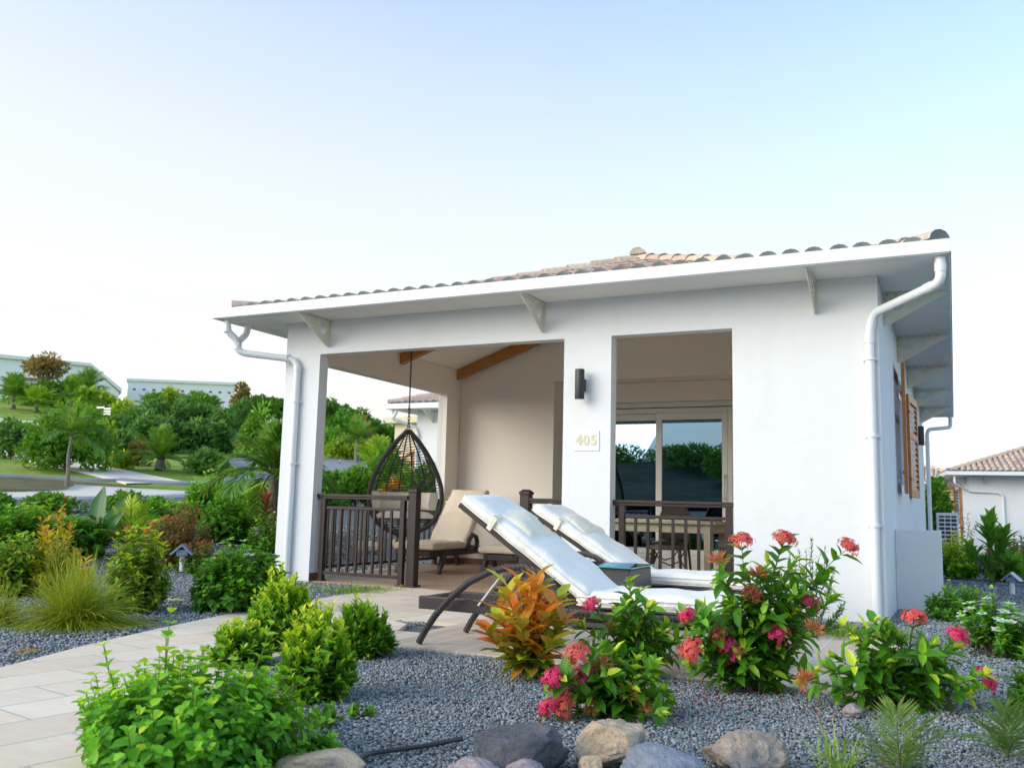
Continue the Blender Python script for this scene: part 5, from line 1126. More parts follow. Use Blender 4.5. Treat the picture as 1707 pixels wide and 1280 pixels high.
# low weeds and sprouts
blades('weed_patch', 'yellowish weeds growing along the terrace edge under the left railing', 'weeds', at(582, 985), 420, .15, .006, 'grass', spread=.9, seed=85, base=.16, zmin=.1)
blades('weed_patch', 'thin weeds on the gravel beside the entrance post', 'weeds', at(630, 982), 160, .10, .006, 'grass', spread=.9, seed=86, base=.12, zmin=.1)
blades('grass_strip', 'tuft of grass between the paving and the white wall, left of the white downpipe', 'grass', at(1395, 1056), 900, .12, .005, 'grass', spread=.9, seed=87, base=.19, zmin=.15)
blades('grass_strip', 'tuft of grass between the paving and the white wall, right of the white downpipe', 'grass', at(1470, 1058), 500, .11, .005, 'grass', spread=.9, seed=88, base=.13, zmin=.15)
Sh('sprout', 'tiny green sprout in the gravel in front of the clipped shrubs', 'sprout', 600, 1190, 40, 30, 8, .022, .012, 'jasmine', nodes=5, seed=89)
Sh('sprout', 'small leafy runner on the gravel beside the jasmine bush', 'sprout', 545, 1205, 60, 26, 9, .035, .02, 'mid', nodes=4, seed=90)
Sh('sprout', 'small leafy sprout just behind the tan rock at the bottom left', 'sprout', 520, 1262, 70, 34, 16, .035, .022, 'jasmine', nodes=5, seed=91)
L['grassdark'] = mat_leaf('dull_palm_leaflets', [(0, (.03, .07, .02)), (.5, (.06, .12, .035)), (1, (.14, .19, .06))])
# blurred palm like leaves, bottom right
p = at(1500, 1300); palm('low_palm', 'low spiky green palm at the bottom edge, left of the two on the right', p, .02, 8, .25, .11, .006, 'grassdark', seed=92, droop=.35, nl=18, up=(.2, 1.0), cat='young palm', group='low palms at the bottom right')
p = at(1680, 1270); palm('low_palm', 'low spiky green palm in the bottom right corner', p, .02, 7, .23, .10, .006, 'grassdark', seed=93, droop=.4, nl=22, up=(.2, 1.0), cat='young palm', group='low palms at the bottom right')
blades('grass_tuft', 'upright grass tuft at the bottom edge beside the brown rock', 'grass tuft', at(1395, 1290), 46, .22, .007, 'grass', spread=.6, seed=94, base=.03, droop=.2)
# rocks
def rock(label, cx, by, w_, h_, mat, seed, dz=0, fl=.85, rz=None):
    """angular field stone from a cut convex lump"""
    import bmesh
    from mathutils import noise
    p = at(cx, by); s = px(p, w_)/2; hh = px(p, h_); bm = bmesh.new(); bmesh.ops.create_icosphere(bm, subdivisions=5, radius=1); g = random.Random(seed)
    pl = []
    for _ in range(11):
        n = Vector((g.gauss(0, 1), g.gauss(0, 1), g.gauss(0, .8))).normalized(); pl.append((n, g.uniform(.58, .88)))
    for v in bm.verts:
        c = v.co.copy()
        for n, d in pl:
            q = c.dot(n)
            if q > d: c -= n*(q-d)*.92
        c += v.co*(.10*noise.fractal(v.co*1.6+Vector((seed, 0, 0)), 1, 2, 4)+.035*noise.fractal(v.co*6+Vector((0, seed, 0)), .8, 2, 5))
        v.co = Vector((c.x*s, c.y*s*fl, c.z*hh*.62))
    me = bpy.data.meshes.new('rock'); bm.to_mesh(me); bm.free(); me.polygons.foreach_set('use_smooth', [True]*len(me.polygons)); me.materials.append(mat)
    o = bpy.data.objects.new('rock', me); COL.objects.link(o); o.location = (p.x, p.y, hh*.37+dz); o.rotation_euler = (g.uniform(-.15, .15), g.uniform(-.2, .2), g.random()*6 if rz is None else rz); tag(o, label, 'rock', 'field stones along the front edge'); return o
rock('flat tan stone at the bottom edge, leftmost of the row', 538, 1296, 175, 46, M['rock_tan'], 3, rz=.5)
rock('large dark basalt boulder in the middle of the row', 868, 1285, 205, 84, M['rock_dark'], 5, rz=.6)
rock('tan stone with a grey patch resting above the others, just below the low ixora', 1022, 1276, 132, 78, M['rock_tan'], 8, rz=1.1, dz=.012)
rock('mauve stone at the bottom edge in front of the dark boulder, left', 790, 1308, 110, 46, M['rock_purple'], 11, rz=.4)
rock('second mauve stone at the bottom edge in front of the dark boulder, right', 880, 1312, 110, 46, M['rock_purple'], 12, rz=1.4)
rock('small pale yellow stone wedged under the tan stone', 986, 1302, 62, 46, M['rock_tan'], 14, rz=2.0)
rock('smooth blue grey stone right of the tan stone', 1108, 1300, 160, 54, M['rock_blue'], 17, rz=.5)
rock('mottled brown grey stone, rightmost large one of the row', 1244, 1282, 168, 62, M['rock_brown'], 23, rz=.3)
rock('small reddish stone half hidden by the low palm', 1500, 1275, 70, 30, M['rock_brown'], 26, rz=.3)
rock('small pale stone in the gravel under the right hand ixora', 1420, 1192, 36, 20, M['rock_purple'], 29, rz=.3)
for i, (cx, by, w_, h_, lb, mt) in enumerate([(612, 900, 60, 34, 'pale boulder seen through the left railing below the hanging chair', 'rock_tan'), (665, 896, 52, 30, 'pale boulder behind the terrace just under the hanging chair', 'rock_tan'), (560, 905, 44, 26, 'grey boulder seen through the left railing nearest the corner pillar', 'rock_blue')]):
    p = at(cx, by+14); rock(lb, cx, by+14, w_, h_, M[mt], 40+i, rz=.4)
# irrigation hose
hp_ = [at(x, y) for x, y in [(570, 1300), (610, 1262), (650, 1256), (700, 1250), (742, 1242), (770, 1236)]]
o = MB().tube(pipe_path([(q.x, q.y, .012) for q in hp_], .05), .009, 8).build('irrigation_hose', M['blackmetal'], None, smooth=60); tag(o, 'black irrigation hose lying on the gravel behind the rocks', 'hose')
# fallen petals and leaves
def litter(name, label, cat, areas, mat, s, seed):
    g = np.random.default_rng(seed); lv = Leaves()
    for (cx, by, rx, ry_, n) in areas:
        for k in range(n):
            q = at(cx+g.normal(0, rx), by+g.normal(0, ry_)); a = g.random()*6.28; lv.add([[q.x, q.y, q.z+.012]], [[math.cos(a), math.sin(a), g.normal(0, .25)]], [[g.normal(0, .3), g.normal(0, .3), 1]], s*(.6+.7*g.random()), s*.6, g.random())
    o = lv.build(name, mat, None, fold=.5, curl=.4); tag(o, label, cat, kind='stuff')
litter('fallen_petals', 'red petals scattered over the gravel under the ixora bushes', 'petals', [(1130, 1175, 50, 16, 70), (930, 1195, 35, 10, 26), (1220, 1150, 60, 14, 60), (1370, 1190, 50, 15, 20), (850, 1180, 60, 25, 10), (1150, 1190, 60, 10, 30)], PT['redpetal'], .014, 3)
litter('dry_leaves', 'dry yellow leaves lying at the edge of the curved path', 'leaves', [(42, 1088, 12, 4, 26), (540, 1235, 50, 10, 5), (700, 1120, 80, 20, 5)], PT['dry'], .03, 4)
# garden spotlights and bollards
def hooded_light(label, p, h, rz=.6):
    e = thing('garden_spotlight', label, 'garden light', p, rz, 'hooded garden spotlights'); k = h
    MB().tube([(0, 0, 0), (0, 0, k*.75)], k*.11, 8).build('stake', M['trim'], e, smooth=60)
    m = MB(); m.prism([(-.42*k, .62*k), (0, 1.0*k), (.42*k, .62*k), (.36*k, .58*k), (0, .90*k), (-.36*k, .58*k)], -.3*k, .3*k, 'xz'); m.build('hood', M['spot'], e, bevel=.003)
    MB().box(-.2*k, .2*k, -.22*k, .22*k, .55*k, .78*k).build('lamp_body', M['spot'], e, bevel=.004)
M['spot'] = mat_paint('blue_grey_metal', (.24, .32, .42), .35, 8, .1, .05, 80, .6)
p = at(303, 952); hooded_light('small blue grey hooded garden light in front of the bronze shrubs', p, px(p, 46))
p = at(1688, 990); hooded_light('blue grey hooded garden light behind the white flowered shrub', p, px(p, 36), -.3)
def bollard(label, p, h):
    e = thing('bollard_light', label, 'bollard light', p, 0, 'path bollard lights'); r = h*.13
    MB().lathe([(r, 0), (r, h*.5)], n=16).build('post', M['blackmetal'], e, smooth=40); MB().lathe([(r*.85, h*.5), (r*.85, h*.85)], n=16).build('lens', M['plate'], e, smooth=40); MB().lathe([(r*1.05, h*.85), (r*1.05, h)], n=16).build('cap', M['blackmetal'], e, smooth=40)
for lb, cx, d, hpx in [('bollard light by the upper path in front of the dense tree', 27, 33, 22), ('bollard light by the hill path behind the dense tree', 60, 55, 10), ('bollard light among the shrubs seen between the corner pillar and the hanging chair', 567, 21, 26), ('bollard light beyond the driveway seen left of the hanging chair', 563, 38, 8)]:
    p = atd(cx, d); bollard(lb, p, px(p, hpx))
SKYS, SUNS, EXPO, CLOUD, VEIL = 0.1, 0.72, 2.08, 3.2, 2.35
# ------------------------------------------------------------------ middle distance and hillside
def B(name, label, cat, cx, d, w_, top, leaf, seed, n=1600, Ln=.13, Wd=.065, trunk=0, lobes=10, group=None, k=1.0, **kw):
    """bush standing at distance d in column cx with its top at row `top`"""
    p = atd(cx, d); dp = depth(p); r = ray(cx, top); t = dp/float(r @ CF); ztop = CC[2]+r[2]*t; h = max(.3, ztop-p.z)*k; p.z -= .05
    return bush(name, label, cat, p, w_*dp/FPX/2*1.05, h, leaf, seed, n, Ln, Wd, group, lobes, trunk*h, **kw)
G4 = 'shrubs on the hillside'
B('dense_tree', 'dense green round tree on the bank, largest on the left', 'tree', 105, 29.5, 130, 686, 'mid', 101, n=4200, Ln=.20, Wd=.11, lobes=18, tint=(0, .85))
pp = atd(108, 25.0); palm('slim_palm', 'slim young palm with a bare grey trunk in front of the dense round tree', pp, 1.25, 11, 1.2, .34, .03, 'palm', seed=103, droop=.6, nl=34, tr=.04, up=(.1, .95))
pp = atd(262, 31.0); palm('date_palm', 'bushy date palm in the middle of the lawn bank', pp, .35, 30, 1.55, .28, .018, 'palm', seed=104, droop=.5, nl=46, tr=.14, up=(.12, 1.0))
pp = atd(455, 13.8); palm('coconut_palm', 'coconut palm with drooping fronds just left of the corner pillar', pp, .95, 17, 1.25, .36, .026, 'palm', seed=105, droop=.75, nl=44, tr=.085, up=(.05, 1.0))
# hedge mass of bluish bushes
hd = [(182, 44, 62, 700), (215, 47, 70, 684), (250, 50, 72, 674), (290, 50, 76, 672), (330, 50, 70, 676), (362, 48, 56, 690), (232, 41, 66, 706), (275, 42, 66, 704), (318, 42, 66, 706), (352, 43, 52, 712), (196, 39, 50, 722)]
names = ['leftmost in the upper row', 'second from the left in the upper row', 'third in the upper row below the flat roofed building', 'tallest, in the middle of the upper row', 'fifth in the upper row', 'rightmost in the upper row', 'left of the middle in the lower row', 'in the middle of the lower row, above the date palm', 'right of the middle in the lower row', 'rightmost in the lower row', 'lowest, at the left end']
for i, (cx, d, w_, tp) in enumerate(hd): B('hillside_bush', 'bluish hillside bush, '+names[i], 'bush', cx, d, w_, tp, 'blue', 110+i, n=1800, Ln=.30, Wd=.15, group='bluish bushes on the hillside', tint=(0, .95))
misc = [(340, 30, 60, 748, 'blue', 'small bluish bush right of the date palm', 900, .18), (392, 52, 54, 668, 'blue', 'bluish round tree left of the corner pillar, on the skyline', 1400, .28), (425, 40, 60, 690, 'mid', 'light green bush behind the coconut palm', 1200, .25),
        (405, 46, 26, 706, 'orange', 'orange tinted shrub at the right end of the hedge', 500, .2), (195, 31, 34, 755, 'yellow', 'small yellow green shrub between the dense tree and the date palm', 600, .16), (160, 33, 60, 712, 'yellow', 'yellow green shrub behind the dense tree, right side', 1300, .2),
        (10, 34, 70, 700, 'blue', 'bluish shrub at the left edge above the upper path', 1200, .22), (20, 42, 60, 706, 'mid', 'green shrub at the left edge below the top lawn', 1000, .25), (225, 33, 40, 740, 'brown', 'brownish shrub left of the date palm', 600, .18),
        (392, 60, 34, 640, 'brown', 'dark reddish conifer at the right end of the flat roofed building', 1400, .3), (350, 30, 50, 762, 'mid', 'low green bush on the lawn right of the date palm', 700, .16), (300, 56, 60, 664, 'deep', 'low dark shrub right under the flat roofed building', 800, .3), (190, 60, 60, 668, 'yellow', 'yellowish shrub by the white signpost', 800, .3)]
for i, (cx, d, w_, tp, lf, lb, n, ln) in enumerate(misc): B('hillside_shrub', lb, 'shrub', cx, d, w_, tp, lf, 130+i, n=n, Ln=ln, Wd=ln*.5, group=G4)
# palms round the buildings
for i, (cx, d, tk, fl, lb, lf) in enumerate([(130, 72, 1.5, 2.0, 'tall feathery palm in front of the left gable', 'palm'), (105, 70, .9, 1.9, 'feathery palm left of the tallest one by the gable', 'palm'), (45, 66, .5, 1.7, 'brownish spreading palm left of the orange framed window', 'palmy'), (5, 68, .9, 1.8, 'palm at the left edge on the top lawn', 'palm'), (238, 72, .3, 1.7, 'low spiky palm in front of the flat roofed building', 'palm'), (340, 78, .3, 1.5, 'low palm at the right end of the flat roofed building', 'palm'), (85, 74, .3, 1.5, 'dark low palm under the gable', 'palm'), (130, 62, 1.3, .7, 'thin sapling palm on the top lawn', 'palmy')]):
    pp = atd(cx, d); palm('hillside_palm', lb, pp, tk, 16, fl, .75, .06, lf, seed=150+i, droop=.5, nl=24, tr=.14, up=(.1, 1.0), group='palms on the hillside')
B('flat_topped_tree', 'flat topped tree with reddish brown crown on the skyline', 'tree', 55, 76, 66, 596, 'brown', 170, n=1500, Ln=.35, Wd=.16, trunk=.62, lobes=12, tint=(.2, .9))
for i, (cx, d, w_, tp, lb, lf) in enumerate([(70, 74, 60, 634, 'dark green bush below the window of the gabled building', 'deep'), (100, 78, 60, 640, 'green bush between the palms by the gable', 'mid'), (20, 74, 60, 640, 'green bush left of the window of the gabled building', 'mid'), (160, 66, 40, 655, 'yellow green bush beside the signpost', 'yellow'), (270, 74, 40, 652, 'yellow green bush in front of the dark opening', 'yellow'), (318, 74, 44, 658, 'green bush under the round vent', 'mid')]):
    B('hilltop_bush', lb, 'bush', cx, d, w_, tp, lf, 175+i, n=900, Ln=.35, Wd=.17, group='bushes round the hilltop buildings')
# hilltop buildings
M['hillwall'] = mat_paint('hilltop_white_cladding', (.84, .85, .85), .7, 1, .02, .05, 20, .3)
def hill_building(name, label, c0, c1, d, top0, top1, base, thick, slope_right=None):
    a = atd(c0, d); b = atd(c1, d); v = Vector((b.x-a.x, b.y-a.y, 0)); Ln = v.length; rz = math.atan2(v.y, v.x); e = thing(name, label, 'building', (a.x, a.y, min(a.z, b.z)-.5), rz)
    def zt(cx, row, p): r = ray(cx, row); return CC[2]+r[2]*depth(p)/float(r @ CF)-e.location.z
    return e, Ln, zt(c0, top0, a), zt(c1, top1, b)
e, Ln, za, zb = hill_building('gabled_building', 'long white building with a sloping right gable and an orange framed window on the hilltop', -60, 183, 86, 594, 645, 0, 10)
zk = zb+(za-zb)*1.0; kx = Ln*((128+60)/243)
MB().prism([(0, 0), (Ln, 0), (Ln, zb-.4), (kx, za), (0, za+.1)], 0, 9, 'xz').build('wall', M['hillwall'], e)
MB().prism([(kx, za+.02), (Ln+.2, zb-.45), (Ln+.2, zb-.1), (kx, za+.30), (0, za+.42), (0, za+.12)], -.25, 9.2, 'xz').build('roof', M['trim'], e)
wx = Ln*((32+60)/243); wn = MB().box(wx-1.1, wx+1.3, -.12, -.01, za-3.3, za-1.4).build('window', M['shutter'], e); MB().box(wx-.9, wx+1.1, -.14, -.125, za-3.3, za-1.65).build('pane', M['glass'], wn)
fs = MB(); fs.box(wx-1.5, wx-1.12, -.3, -.01, za-3.3, za-1.3); fs.box(wx+1.32, wx+1.7, -.3, -.01, za-3.3, za-1.3); fs.box(wx-1.5, wx+1.7, -.3, -.01, za-1.38, za-1.15); fs.build('window_surround', M['trim'], e)
vx = Ln*((93+60)/243); MB().lathe([(.28, 0), (.28, .1)], n=20, M=Matrix.Translation((vx, -.01, za-1.2)) @ Matrix.Rotation(PI/2, 4, 'X')).build('round_vent', M['blackmetal'], e)
e, Ln, za, zb = hill_building('flat_roofed_building', 'flat roofed white building with a row of small vents, right on the hilltop', 197, 380, 88, 634, 641, 0, 8)
MB().prism([(0, 0), (Ln, 0), (Ln, zb), (0, za)], 0, 8, 'xz').build('wall', M['hillwall'], e)
cp_ = MB().prism([(-.15, za), (Ln+.15, zb), (Ln+.15, zb+.25), (-.15, za+.25)], -.15, 8.1, 'xz').build('parapet_cap', M['trim'], e)
for i in range(11):
    x = Ln*(.06+.088*i); z = za+(zb-za)*x/Ln-.7; MB().box(x-.12, x+.12, -.03, -.01, z-.10, z+.05).build('vent', M['blackmetal'], e)
x = Ln*.69; MB().lathe([(.32, 0), (.32, .1)], n=20, M=Matrix.Translation((x, -.01, za-1.6)) @ Matrix.Rotation(PI/2, 4, 'X')).build('round_vent', M['blackmetal'], e)
x = Ln*.55; MB().box(x-1.8, x+1.5, -.05, -.01, za-4.3, za-2.7).build('dark_opening', M['blackmetal'], e)
t = NT('mural_paint'); n = t.noise(.9, 3, .5, t.co(), 1); M['mural'] = t.done(t.bsdf(t.ramp(n, [(.35, (.65, .12, .02)), (.47, (.75, .42, .04)), (.52, (.05, .10, .35)), (.62, (.7, .7, .68))], 'CONSTANT'), .7))
MB().box(x-.3, x+2.6, -.10, -.055, za-4.4, za-2.75).build('mural', M['mural'], e)
# signpost
p = atd(162, 52); e = thing('signpost', 'signpost with white direction boards on the hillside', 'signpost', p); k = px(p, 1)
MB().tube([(0, 0, 0), (0, 0, 1.6)], .05, 8).build('pole', M['blackmetal'], e)
for j, (x0, x1, z) in enumerate([(-.55, 0, 1.42), (0, .50, 1.34), (0, .50, 1.20), (0, .50, 1.06)]): MB().box(x0, x1, -.08, -.055, z-.045, z+.045).build('direction_board', M['plate'], e)
for i, (cx, d, w_, tp, lf, lb, n) in enumerate([(-20, 17, 90, 822, 'deep', 'dark bush at the very left edge just before the pale path', 1500), (84, 17.5, 90, 838, 'mid', 'bush before the pale path, second from the left edge', 1400), (205, 18, 70, 850, 'mid', 'bush before the pale path behind the young palm', 1400), (258, 17, 60, 846, 'deep', 'dark bush before the path junction right of the young palm', 1300), (372, 17.5, 60, 812, 'mid', 'bush at the path junction with pale leaves, left of the coconut palm', 1400), (420, 16.5, 56, 822, 'jasmine', 'fresh green bush directly under the coconut palm fronds', 1400)]):
    B('path_bush', lb, 'bush', cx, d, w_, tp, lf, 300+i, n=n, Ln=.10, Wd=.055, group='bushes before the pale path')
# seen through the corner opening
for i, (cx, d, w_, tp, lf, lb, n, ln) in enumerate([(555, 21, 50, 786, 'mid', 'bright green shrub by the bollard light beyond the terrace, left', 1600, .12), (592, 20.5, 60, 780, 'mid', 'bright green shrub beyond the terrace, right of the bollard light', 1800, .12), (540, 20, 40, 790, 'deep', 'dark green shrub hugging the corner pillar beyond the terrace', 1000, .12),
        (640, 23, 70, 742, 'mid', 'leafy green shrub on the bank left of the hanging chair', 1600, .16), (672, 21, 60, 790, 'mid', 'green shrub seen through the weave of the hanging chair', 1300, .13), (712, 20, 70, 770, 'deep', 'dark green shrub seen behind the right half of the hanging chair', 1600, .15), (652, 19, 36, 800, 'croton', 'orange croton shrub seen through the hanging chair', 500, .16),
        (590, 58, 60, 702, 'brown', 'olive brown bush on the skyline beyond the driveway', 900, .3), (560, 56, 60, 690, 'deep', 'dark bush beyond the driveway on the skyline', 1200, .3), (575, 42, 70, 728, 'yellow', 'yellow green shrub at the upper edge of the driveway', 1400, .22), (635, 40, 40, 740, 'mid', 'green shrub on the verge below the cream building', 900, .2), (548, 44, 50, 715, 'mid', 'green shrub beside the corner pillar above the driveway', 1000, .25)]):
    B('garden_shrub', lb, 'shrub', cx, d, w_, tp, lf, 190+i, n=n, Ln=ln, Wd=ln*.5, group='shrubs seen through the terrace')
for i, (cx, d, w_, tp, lb) in enumerate([(418, 74, 56, 664, 'dark tree on the skyline above the coconut palm, left'), (450, 78, 60, 668, 'dark tree on the skyline just left of the corner pillar'), (480, 80, 60, 664, 'dark tree on the skyline behind the corner pillar'), (612, 68, 60, 704, 'dark tree on the skyline right of the palm beyond the driveway'), (640, 72, 60, 708, 'dark tree on the skyline behind the cream building'), (538, 62, 50, 668, 'dark tree on the skyline touching the corner pillar'), (562, 64, 60, 684, 'dark tree on the skyline second from the corner pillar'), (590, 66, 50, 690, 'dark tree on the skyline left of the palm beyond the driveway')]):
    B('skyline_tree', lb, 'tree', cx, d, w_, tp, 'deep', 210+i, n=1500, Ln=.4, Wd=.2, trunk=.35, group='trees on the skyline')
pp = atd(590, 40); palm('verge_palm', 'palm on the upper side of the driveway', pp, 1.0, 15, 1.3, .4, .035, 'palm', seed=220, droop=.5, nl=26, tr=.08, up=(.1, 1.0))
pp = atd(628, 25.5); palm('verge_palm', 'small yellow green palm at the end of the driveway by the hanging chair', pp, .7, 14, 1.15, .36, .03, 'palmy', seed=221, droop=.4, nl=26, tr=.10, up=(.3, 1.0))
p = at(725, 905); p = atd(728, 15.5); e = thing('broad_leaved_plant', 'banana like plant against the rear terrace pillar', 'plant', p); lv = Leaves(); g = np.random.default_rng(5)
for i in range(10): a = i*2.4; lv.add([[math.cos(a)*.04, math.sin(a)*.04, .55]], [[math.cos(a)*.7, math.sin(a)*.7, .9]], [[math.cos(a)*-.5, math.sin(a)*-.5, .8]], .75, .22, .3+.5*g.random())
lv.build('foliage', L['mid'], e, fold=.12, curl=.35); thin_tubes('stem', [np.array([[0, 0, 0], [0, 0, .3], [0, 0, .62]])], [.04], M['stemgreen'], e)
# ------------------------------------------------------------------ neighbouring houses
def neighbour(label, loc, rz, Wd, Dp, eave=2.9, wall='wall', seed=1, ov=.55, sides='FLR', group='neighbouring bungalows', nb=3):
    e = thing('neighbouring_bungalow', label, 'house', loc, rz, group)
    MB().box(0, Wd, 0, Dp, -.6, eave).build('wall', M[wall], e)
    s = MB(); s.box(-ov+.012, Wd+ov-.012, -ov+.012, Dp+ov-.012, eave+.004, eave+.016); s.build('soffit', M['soffit'], e)
    s = MB(); a, b, c, d = -ov, Wd+ov, -ov, Dp+ov
    for q in [(a, b, c, c+.012), (a, b, d-.012, d), (a, a+.0115, c+.0125, d-.0125), (b-.0115, b, c+.0125, d-.0125)]: s.box(*q, eave, eave+.12)
    s.build('gutter', M['trim'], e); tile_roof('roof', e, -ov+.06, Wd+ov-.06, -ov+.06, Dp+ov-.06, eave+.12, seed=seed, sides=sides)
    b0 = make_bracket(e); put_bracket(b0, (.45, -.001, eave), -PI/2, True)
    for k in range(1, nb): put_bracket(b0, (.45+2.6*k, -.001, eave), -PI/2)
    for k in range(nb): put_bracket(b0, (-.001, .9+2.4*k, eave), PI)
    for k in range(nb): put_bracket(b0, (Wd+.001, .9+2.4*k, eave), 0)
    return e
rl = ray(690, 700); pL = atd(690, 21.5)
nl = neighbour('neighbouring white bungalow seen past the rear terrace pillar', (pL.x, pL.y, .33), 0, 6.2, 10, eave=2.72, seed=12)
downpipe(nl, [(-.42, -.42, 2.72), (-.42, -.42, 2.5), (-.05, -.06, 2.34), (.05, -.05, 2.2), (.05, -.05, -.3)], branches=[[(-.30, -.42, 2.72), (-.34, -.42, 2.6), (-.42, -.42, 2.52)]])
pR = atd(1617, 34.5)
nr = neighbour('neighbouring white bungalow with brown shutters behind the yellow shrub, at the right edge', (pR.x, pR.y, -.42), math.radians(5.5), 8, 9, eave=2.68, seed=14, ov=.75)
downpipe(nr, [(-.5, -.6, 2.67), (-.5, -.6, 2.4), (-.05, -.06, 2.16), (.9, -.05, 2.12), (1.0, -.05, 2.02), (1.0, -.05, -.4)])
w0 = MB().box(-.03, .0, 3.0, 4.4, .9, 2.4).build('window', M['trim'], nr); MB().box(-.04, -.031, 3.1, 4.3, 1.0, 2.3).build('pane', M['glass'], w0)
shutter(nr, (-.03, 2.98, 0), -PI/2-.05, .8, .5, 2.45); shutter(nr, (-.03, 4.42, 0), PI/2+.35, .9, .5, 2.45)
wl = wall_lamp('black tube lamp on the side of the neighbouring house beside its shutters', tuple(nr.matrix_basis @ Vector((-.0, 5.9, 1.55))), math.radians(5.5)-PI/2)
p2 = atd(1570, 44)
neighbour('farther white bungalow whose tile roof shows between the neighbouring house and the end wall', (p2.x-5.2, p2.y, -.45), 0, 6.0, 8, eave=2.75, seed=15, ov=.6)
p3 = atd(653, 31); e = thing('cream_building', 'small cream building with an arched grille, left of the neighbouring bungalow', 'building', (p3.x, p3.y, p3.z-.5), 0)
M['cream'] = mat_paint('cream_render', (.72, .62, .47), .85, 2, .03, .1, 80, .2)
zt = CC[2]+ray(645, 705)[2]*depth(p3)/float(ray(645, 705) @ CF)-(p3.z-.5)
MB().box(0, 5, 0, 5, 0, zt).build('wall', M['cream'], e); MB().prism([(-.25, zt+.002), (5.2, zt+.002), (5.2, zt+.22), (-.3, zt+.22)], -.25, 5.2, 'xz').build('cornice', M['cream'], e, bevel=.03)
ar = MB(); cx_ = .95
for rr in (.85, .6, .35): ar.tube([(cx_+rr*math.cos(a), -.04, zt-2.0+rr*1.25*math.sin(a)) for a in np.linspace(0, PI, 18)], .035, 6)
for a in np.linspace(.3, PI-.3, 6): ar.tube([(cx_+.2*math.cos(a), -.04, zt-2.0+.25*math.sin(a)), (cx_+.85*math.cos(a), -.04, zt-2.0+1.06*math.sin(a))], .02, 6)
ar.build('arched_grille', M['shutter'], e, smooth=60)
# dark trees between the right hand houses, climber, outdoor unit
for i, (cx, d, w_, tp, lb) in enumerate([(1560, 31.5, 46, 815, 'dark green tree in the gap between the bungalow and the neighbouring house'),]):
    B('dark_tree', lb, 'tree', cx, d, w_, tp, 'deep', 230+i, n=1600, Ln=.22, Wd=.12, trunk=.2)
p = atd(1607, 33.0); e = thing('climbing_plant', 'thin climbing plant on the side wall of the neighbouring house', 'climber', p); g = np.random.default_rng(9); lv = Leaves(); cur = []
for i in range(4):
    c = np.stack([np.linspace(0, .2*i-.3, 9)+g.normal(0, .04, 9), np.zeros(9)+g.normal(0, .04, 9), np.linspace(0, 2.0-.3*i, 9)], 1); cur.append(c); shoot_leaves(lv, g, c, 22, 2, .13, .09, 'x' and 1.0, .2, 0, .1)
lv.build('foliage', L['deep'], e, far=True); thin_tubes('stem', cur, [.012]*4, M['bark'], e)
e = thing('air_conditioner', 'white louvred outdoor air conditioning unit beyond the low wall', 'air conditioner', (-.36, 21.2, H(-.3, 21.2)-.02))
MB().box(-.0, .42, 0, .35, .0, 1.16).build('casing', M['trim'], e, bevel=.01); bm_ = MB(); bm_.box(.03, .39, -.006, -.001, .08, 1.10); gr = bm_.build('dark_grille', M['blackmetal'], e)
ls = MB()
for k in range(12): ls.box(.03, .39, -.02, -.0065, .10+.085*k, .125+.085*k)
for k in range(4): ls.box(.035+.115*k, .05+.115*k, -.018, -.0065, .08, 1.1)
ls.build('louvres', M['trim'], e)
# things behind the camera that show in the door glass
for i, (x, y, r_, h_, lb) in enumerate([(-18, -42, 3, 1.8, 'dark tree across the garden mirrored in the sliding door, left'), (-27, -52, 4, 2.0, 'dark tree across the garden mirrored in the sliding door, middle'), (-12.5, -33, 2.0, 2.6, 'dark tree across the garden mirrored in the sliding door, right')]):
    bush('mirrored_tree', lb, 'tree', (x, y, H(x, y)), r_, h_, 'deep', 240+i, n=2500, Ln=.3, Wd=.16, lobes=9, group='trees across the garden')

# ------------------------------------------------------------------ light
w = bpy.data.worlds.new('World'); scene.world = w; w.use_nodes = True; nt = w.node_tree; nt.nodes.clear()
SUN_EL, SUN_AZ = 17.0, 138.0      # azimuth in degrees left of +Y
sky = nt.nodes.new('ShaderNodeTexSky'); sky.sky_type = 'NISHITA'; sky.sun_disc = False; sky.sun_elevation = math.radians(SUN_EL); sky.sun_rotation = math.radians(-SUN_AZ); sky.air_density = 1.0; sky.dust_density = 1.6; sky.ozone_density = .5
co = nt.nodes.new('ShaderNodeTexCoord'); sep = nt.nodes.new('ShaderNodeSeparateXYZ'); nt.links.new(co.outputs['Generated'], sep.inputs[0])
mp = nt.nodes.new('ShaderNodeMapping'); mp.inputs['Scale'].default_value = (1.6, 1.6, 7.5); nt.links.new(co.outputs['Generated'], mp.inputs[0])
nz = nt.nodes.new('ShaderNodeTexNoise'); nz.inputs['Scale'].default_value = 3.2; nz.inputs['Detail'].default_value = 7; nz.inputs['Roughness'].default_value = .58; nt.links.new(mp.outputs[0], nz.inputs[0])
rp = nt.nodes.new('ShaderNodeValToRGB'); rp.color_ramp.elements[0].position = .44; rp.color_ramp.elements[0].color = (0, 0, 0, 1); rp.color_ramp.elements[1].position = .62; rp.color_ramp.elements[1].color = (1, 1, 1, 1); nt.links.new(nz.outputs[0], rp.inputs[0])
r2 = nt.nodes.new('ShaderNodeMapRange'); r2.inputs[1].default_value = .02; r2.inputs[2].default_value = .26; r2.inputs[3].default_value = .85; r2.inputs[4].default_value = 0; nt.links.new(sep.outputs[2], r2.inputs[0])
mu = nt.nodes.new('ShaderNodeMath'); mu.operation = 'MULTIPLY'; nt.links.new(rp.outputs[0], mu.inputs[0]); nt.links.new(r2.outputs[0], mu.inputs[1])
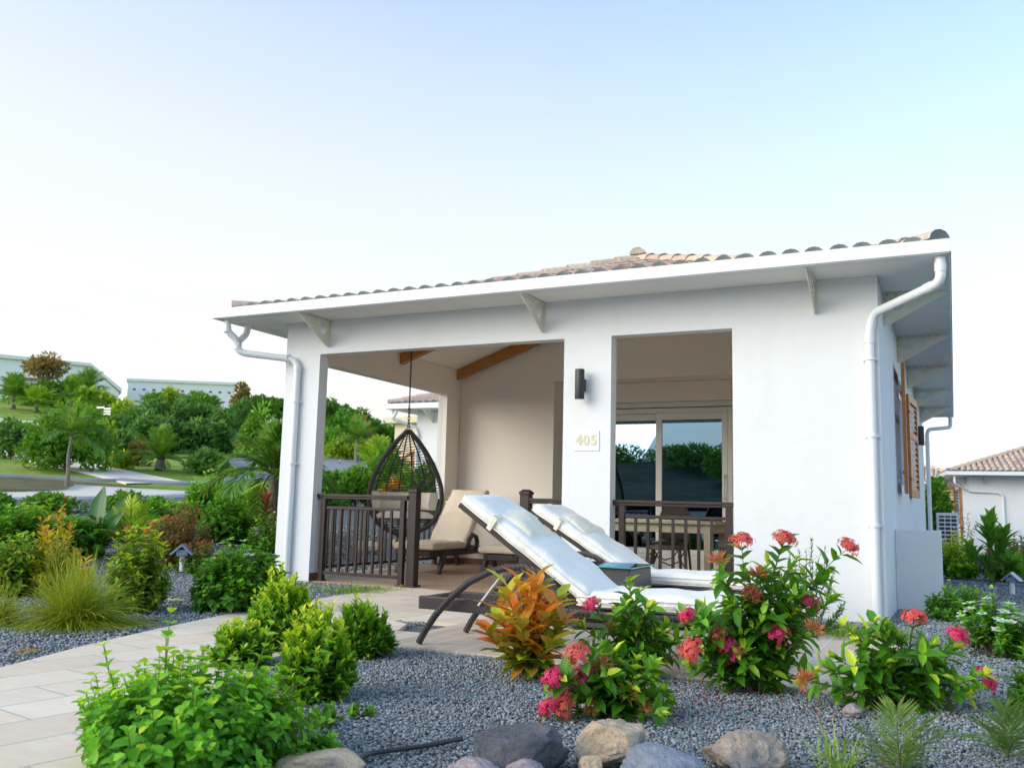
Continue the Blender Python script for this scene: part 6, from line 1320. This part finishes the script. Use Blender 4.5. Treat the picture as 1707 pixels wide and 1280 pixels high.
mx = nt.nodes.new('ShaderNodeMix'); mx.data_type = 'RGBA'; nt.links.new(mu.outputs[0], mx.inputs[0]); nt.links.new(sky.outputs[0], mx.inputs[6]); mx.inputs[7].default_value = (CLOUD, CLOUD*1.0, CLOUD*1.03, 1)
vr = nt.nodes.new('ShaderNodeMapRange'); vr.interpolation_type = 'SMOOTHSTEP'; vr.inputs[1].default_value = -.05; vr.inputs[2].default_value = .66; vr.inputs[3].default_value = .97; vr.inputs[4].default_value = .04
lf = nt.nodes.new('ShaderNodeMath'); lf.operation = 'MULTIPLY_ADD'; nt.links.new(sep.outputs[0], lf.inputs[0]); lf.inputs[1].default_value = .22; nt.links.new(sep.outputs[2], lf.inputs[2]); nt.links.new(lf.outputs[0], vr.inputs[0])
mv = nt.nodes.new('ShaderNodeMix'); mv.data_type = 'RGBA'; nt.links.new(vr.outputs[0], mv.inputs[0]); tn = nt.nodes.new('ShaderNodeMix'); tn.data_type = 'RGBA'; tn.blend_type = 'MULTIPLY'; tn.inputs[0].default_value = 1; tn.inputs[7].default_value = (.89, .98, 1.05, 1); nt.links.new(sky.outputs[0], tn.inputs[6]); nt.links.new(tn.outputs[2], mv.inputs[6]); mv.inputs[7].default_value = (VEIL*1.01, VEIL*.995, VEIL*.965, 1)
nt.links.new(mv.outputs[2], mx.inputs[6])
bg = nt.nodes.new('ShaderNodeBackground'); bg.inputs[1].default_value = SKYS; nt.links.new(mx.outputs[2], bg.inputs[0]); out = nt.nodes.new('ShaderNodeOutputWorld'); nt.links.new(bg.outputs[0], out.inputs[0])
sl = bpy.data.lights.new('sun', 'SUN'); sl.energy = SUNS; sl.angle = math.radians(55); sl.color = (1, .94, .85); so = bpy.data.objects.new('sun', sl); COL.objects.link(so)
el, az = math.radians(SUN_EL), math.radians(SUN_AZ); d = Vector((-math.sin(az)*math.cos(el), math.cos(az)*math.cos(el), math.sin(el))); so.rotation_mode = 'QUATERNION'; so.rotation_quaternion = d.to_track_quat('Z', 'Y')
vs_ = scene.view_settings; scene.display_settings.display_device = 'sRGB'; vs_.view_transform = 'Standard'; vs_.look = 'None'; vs_.gamma = 1; vs_.use_curve_mapping = False; vs_.exposure = EXPO
scene.cycles.max_bounces = 8; scene.cycles.transparent_max_bounces = 12; scene.cycles.sample_clamp_indirect = 6
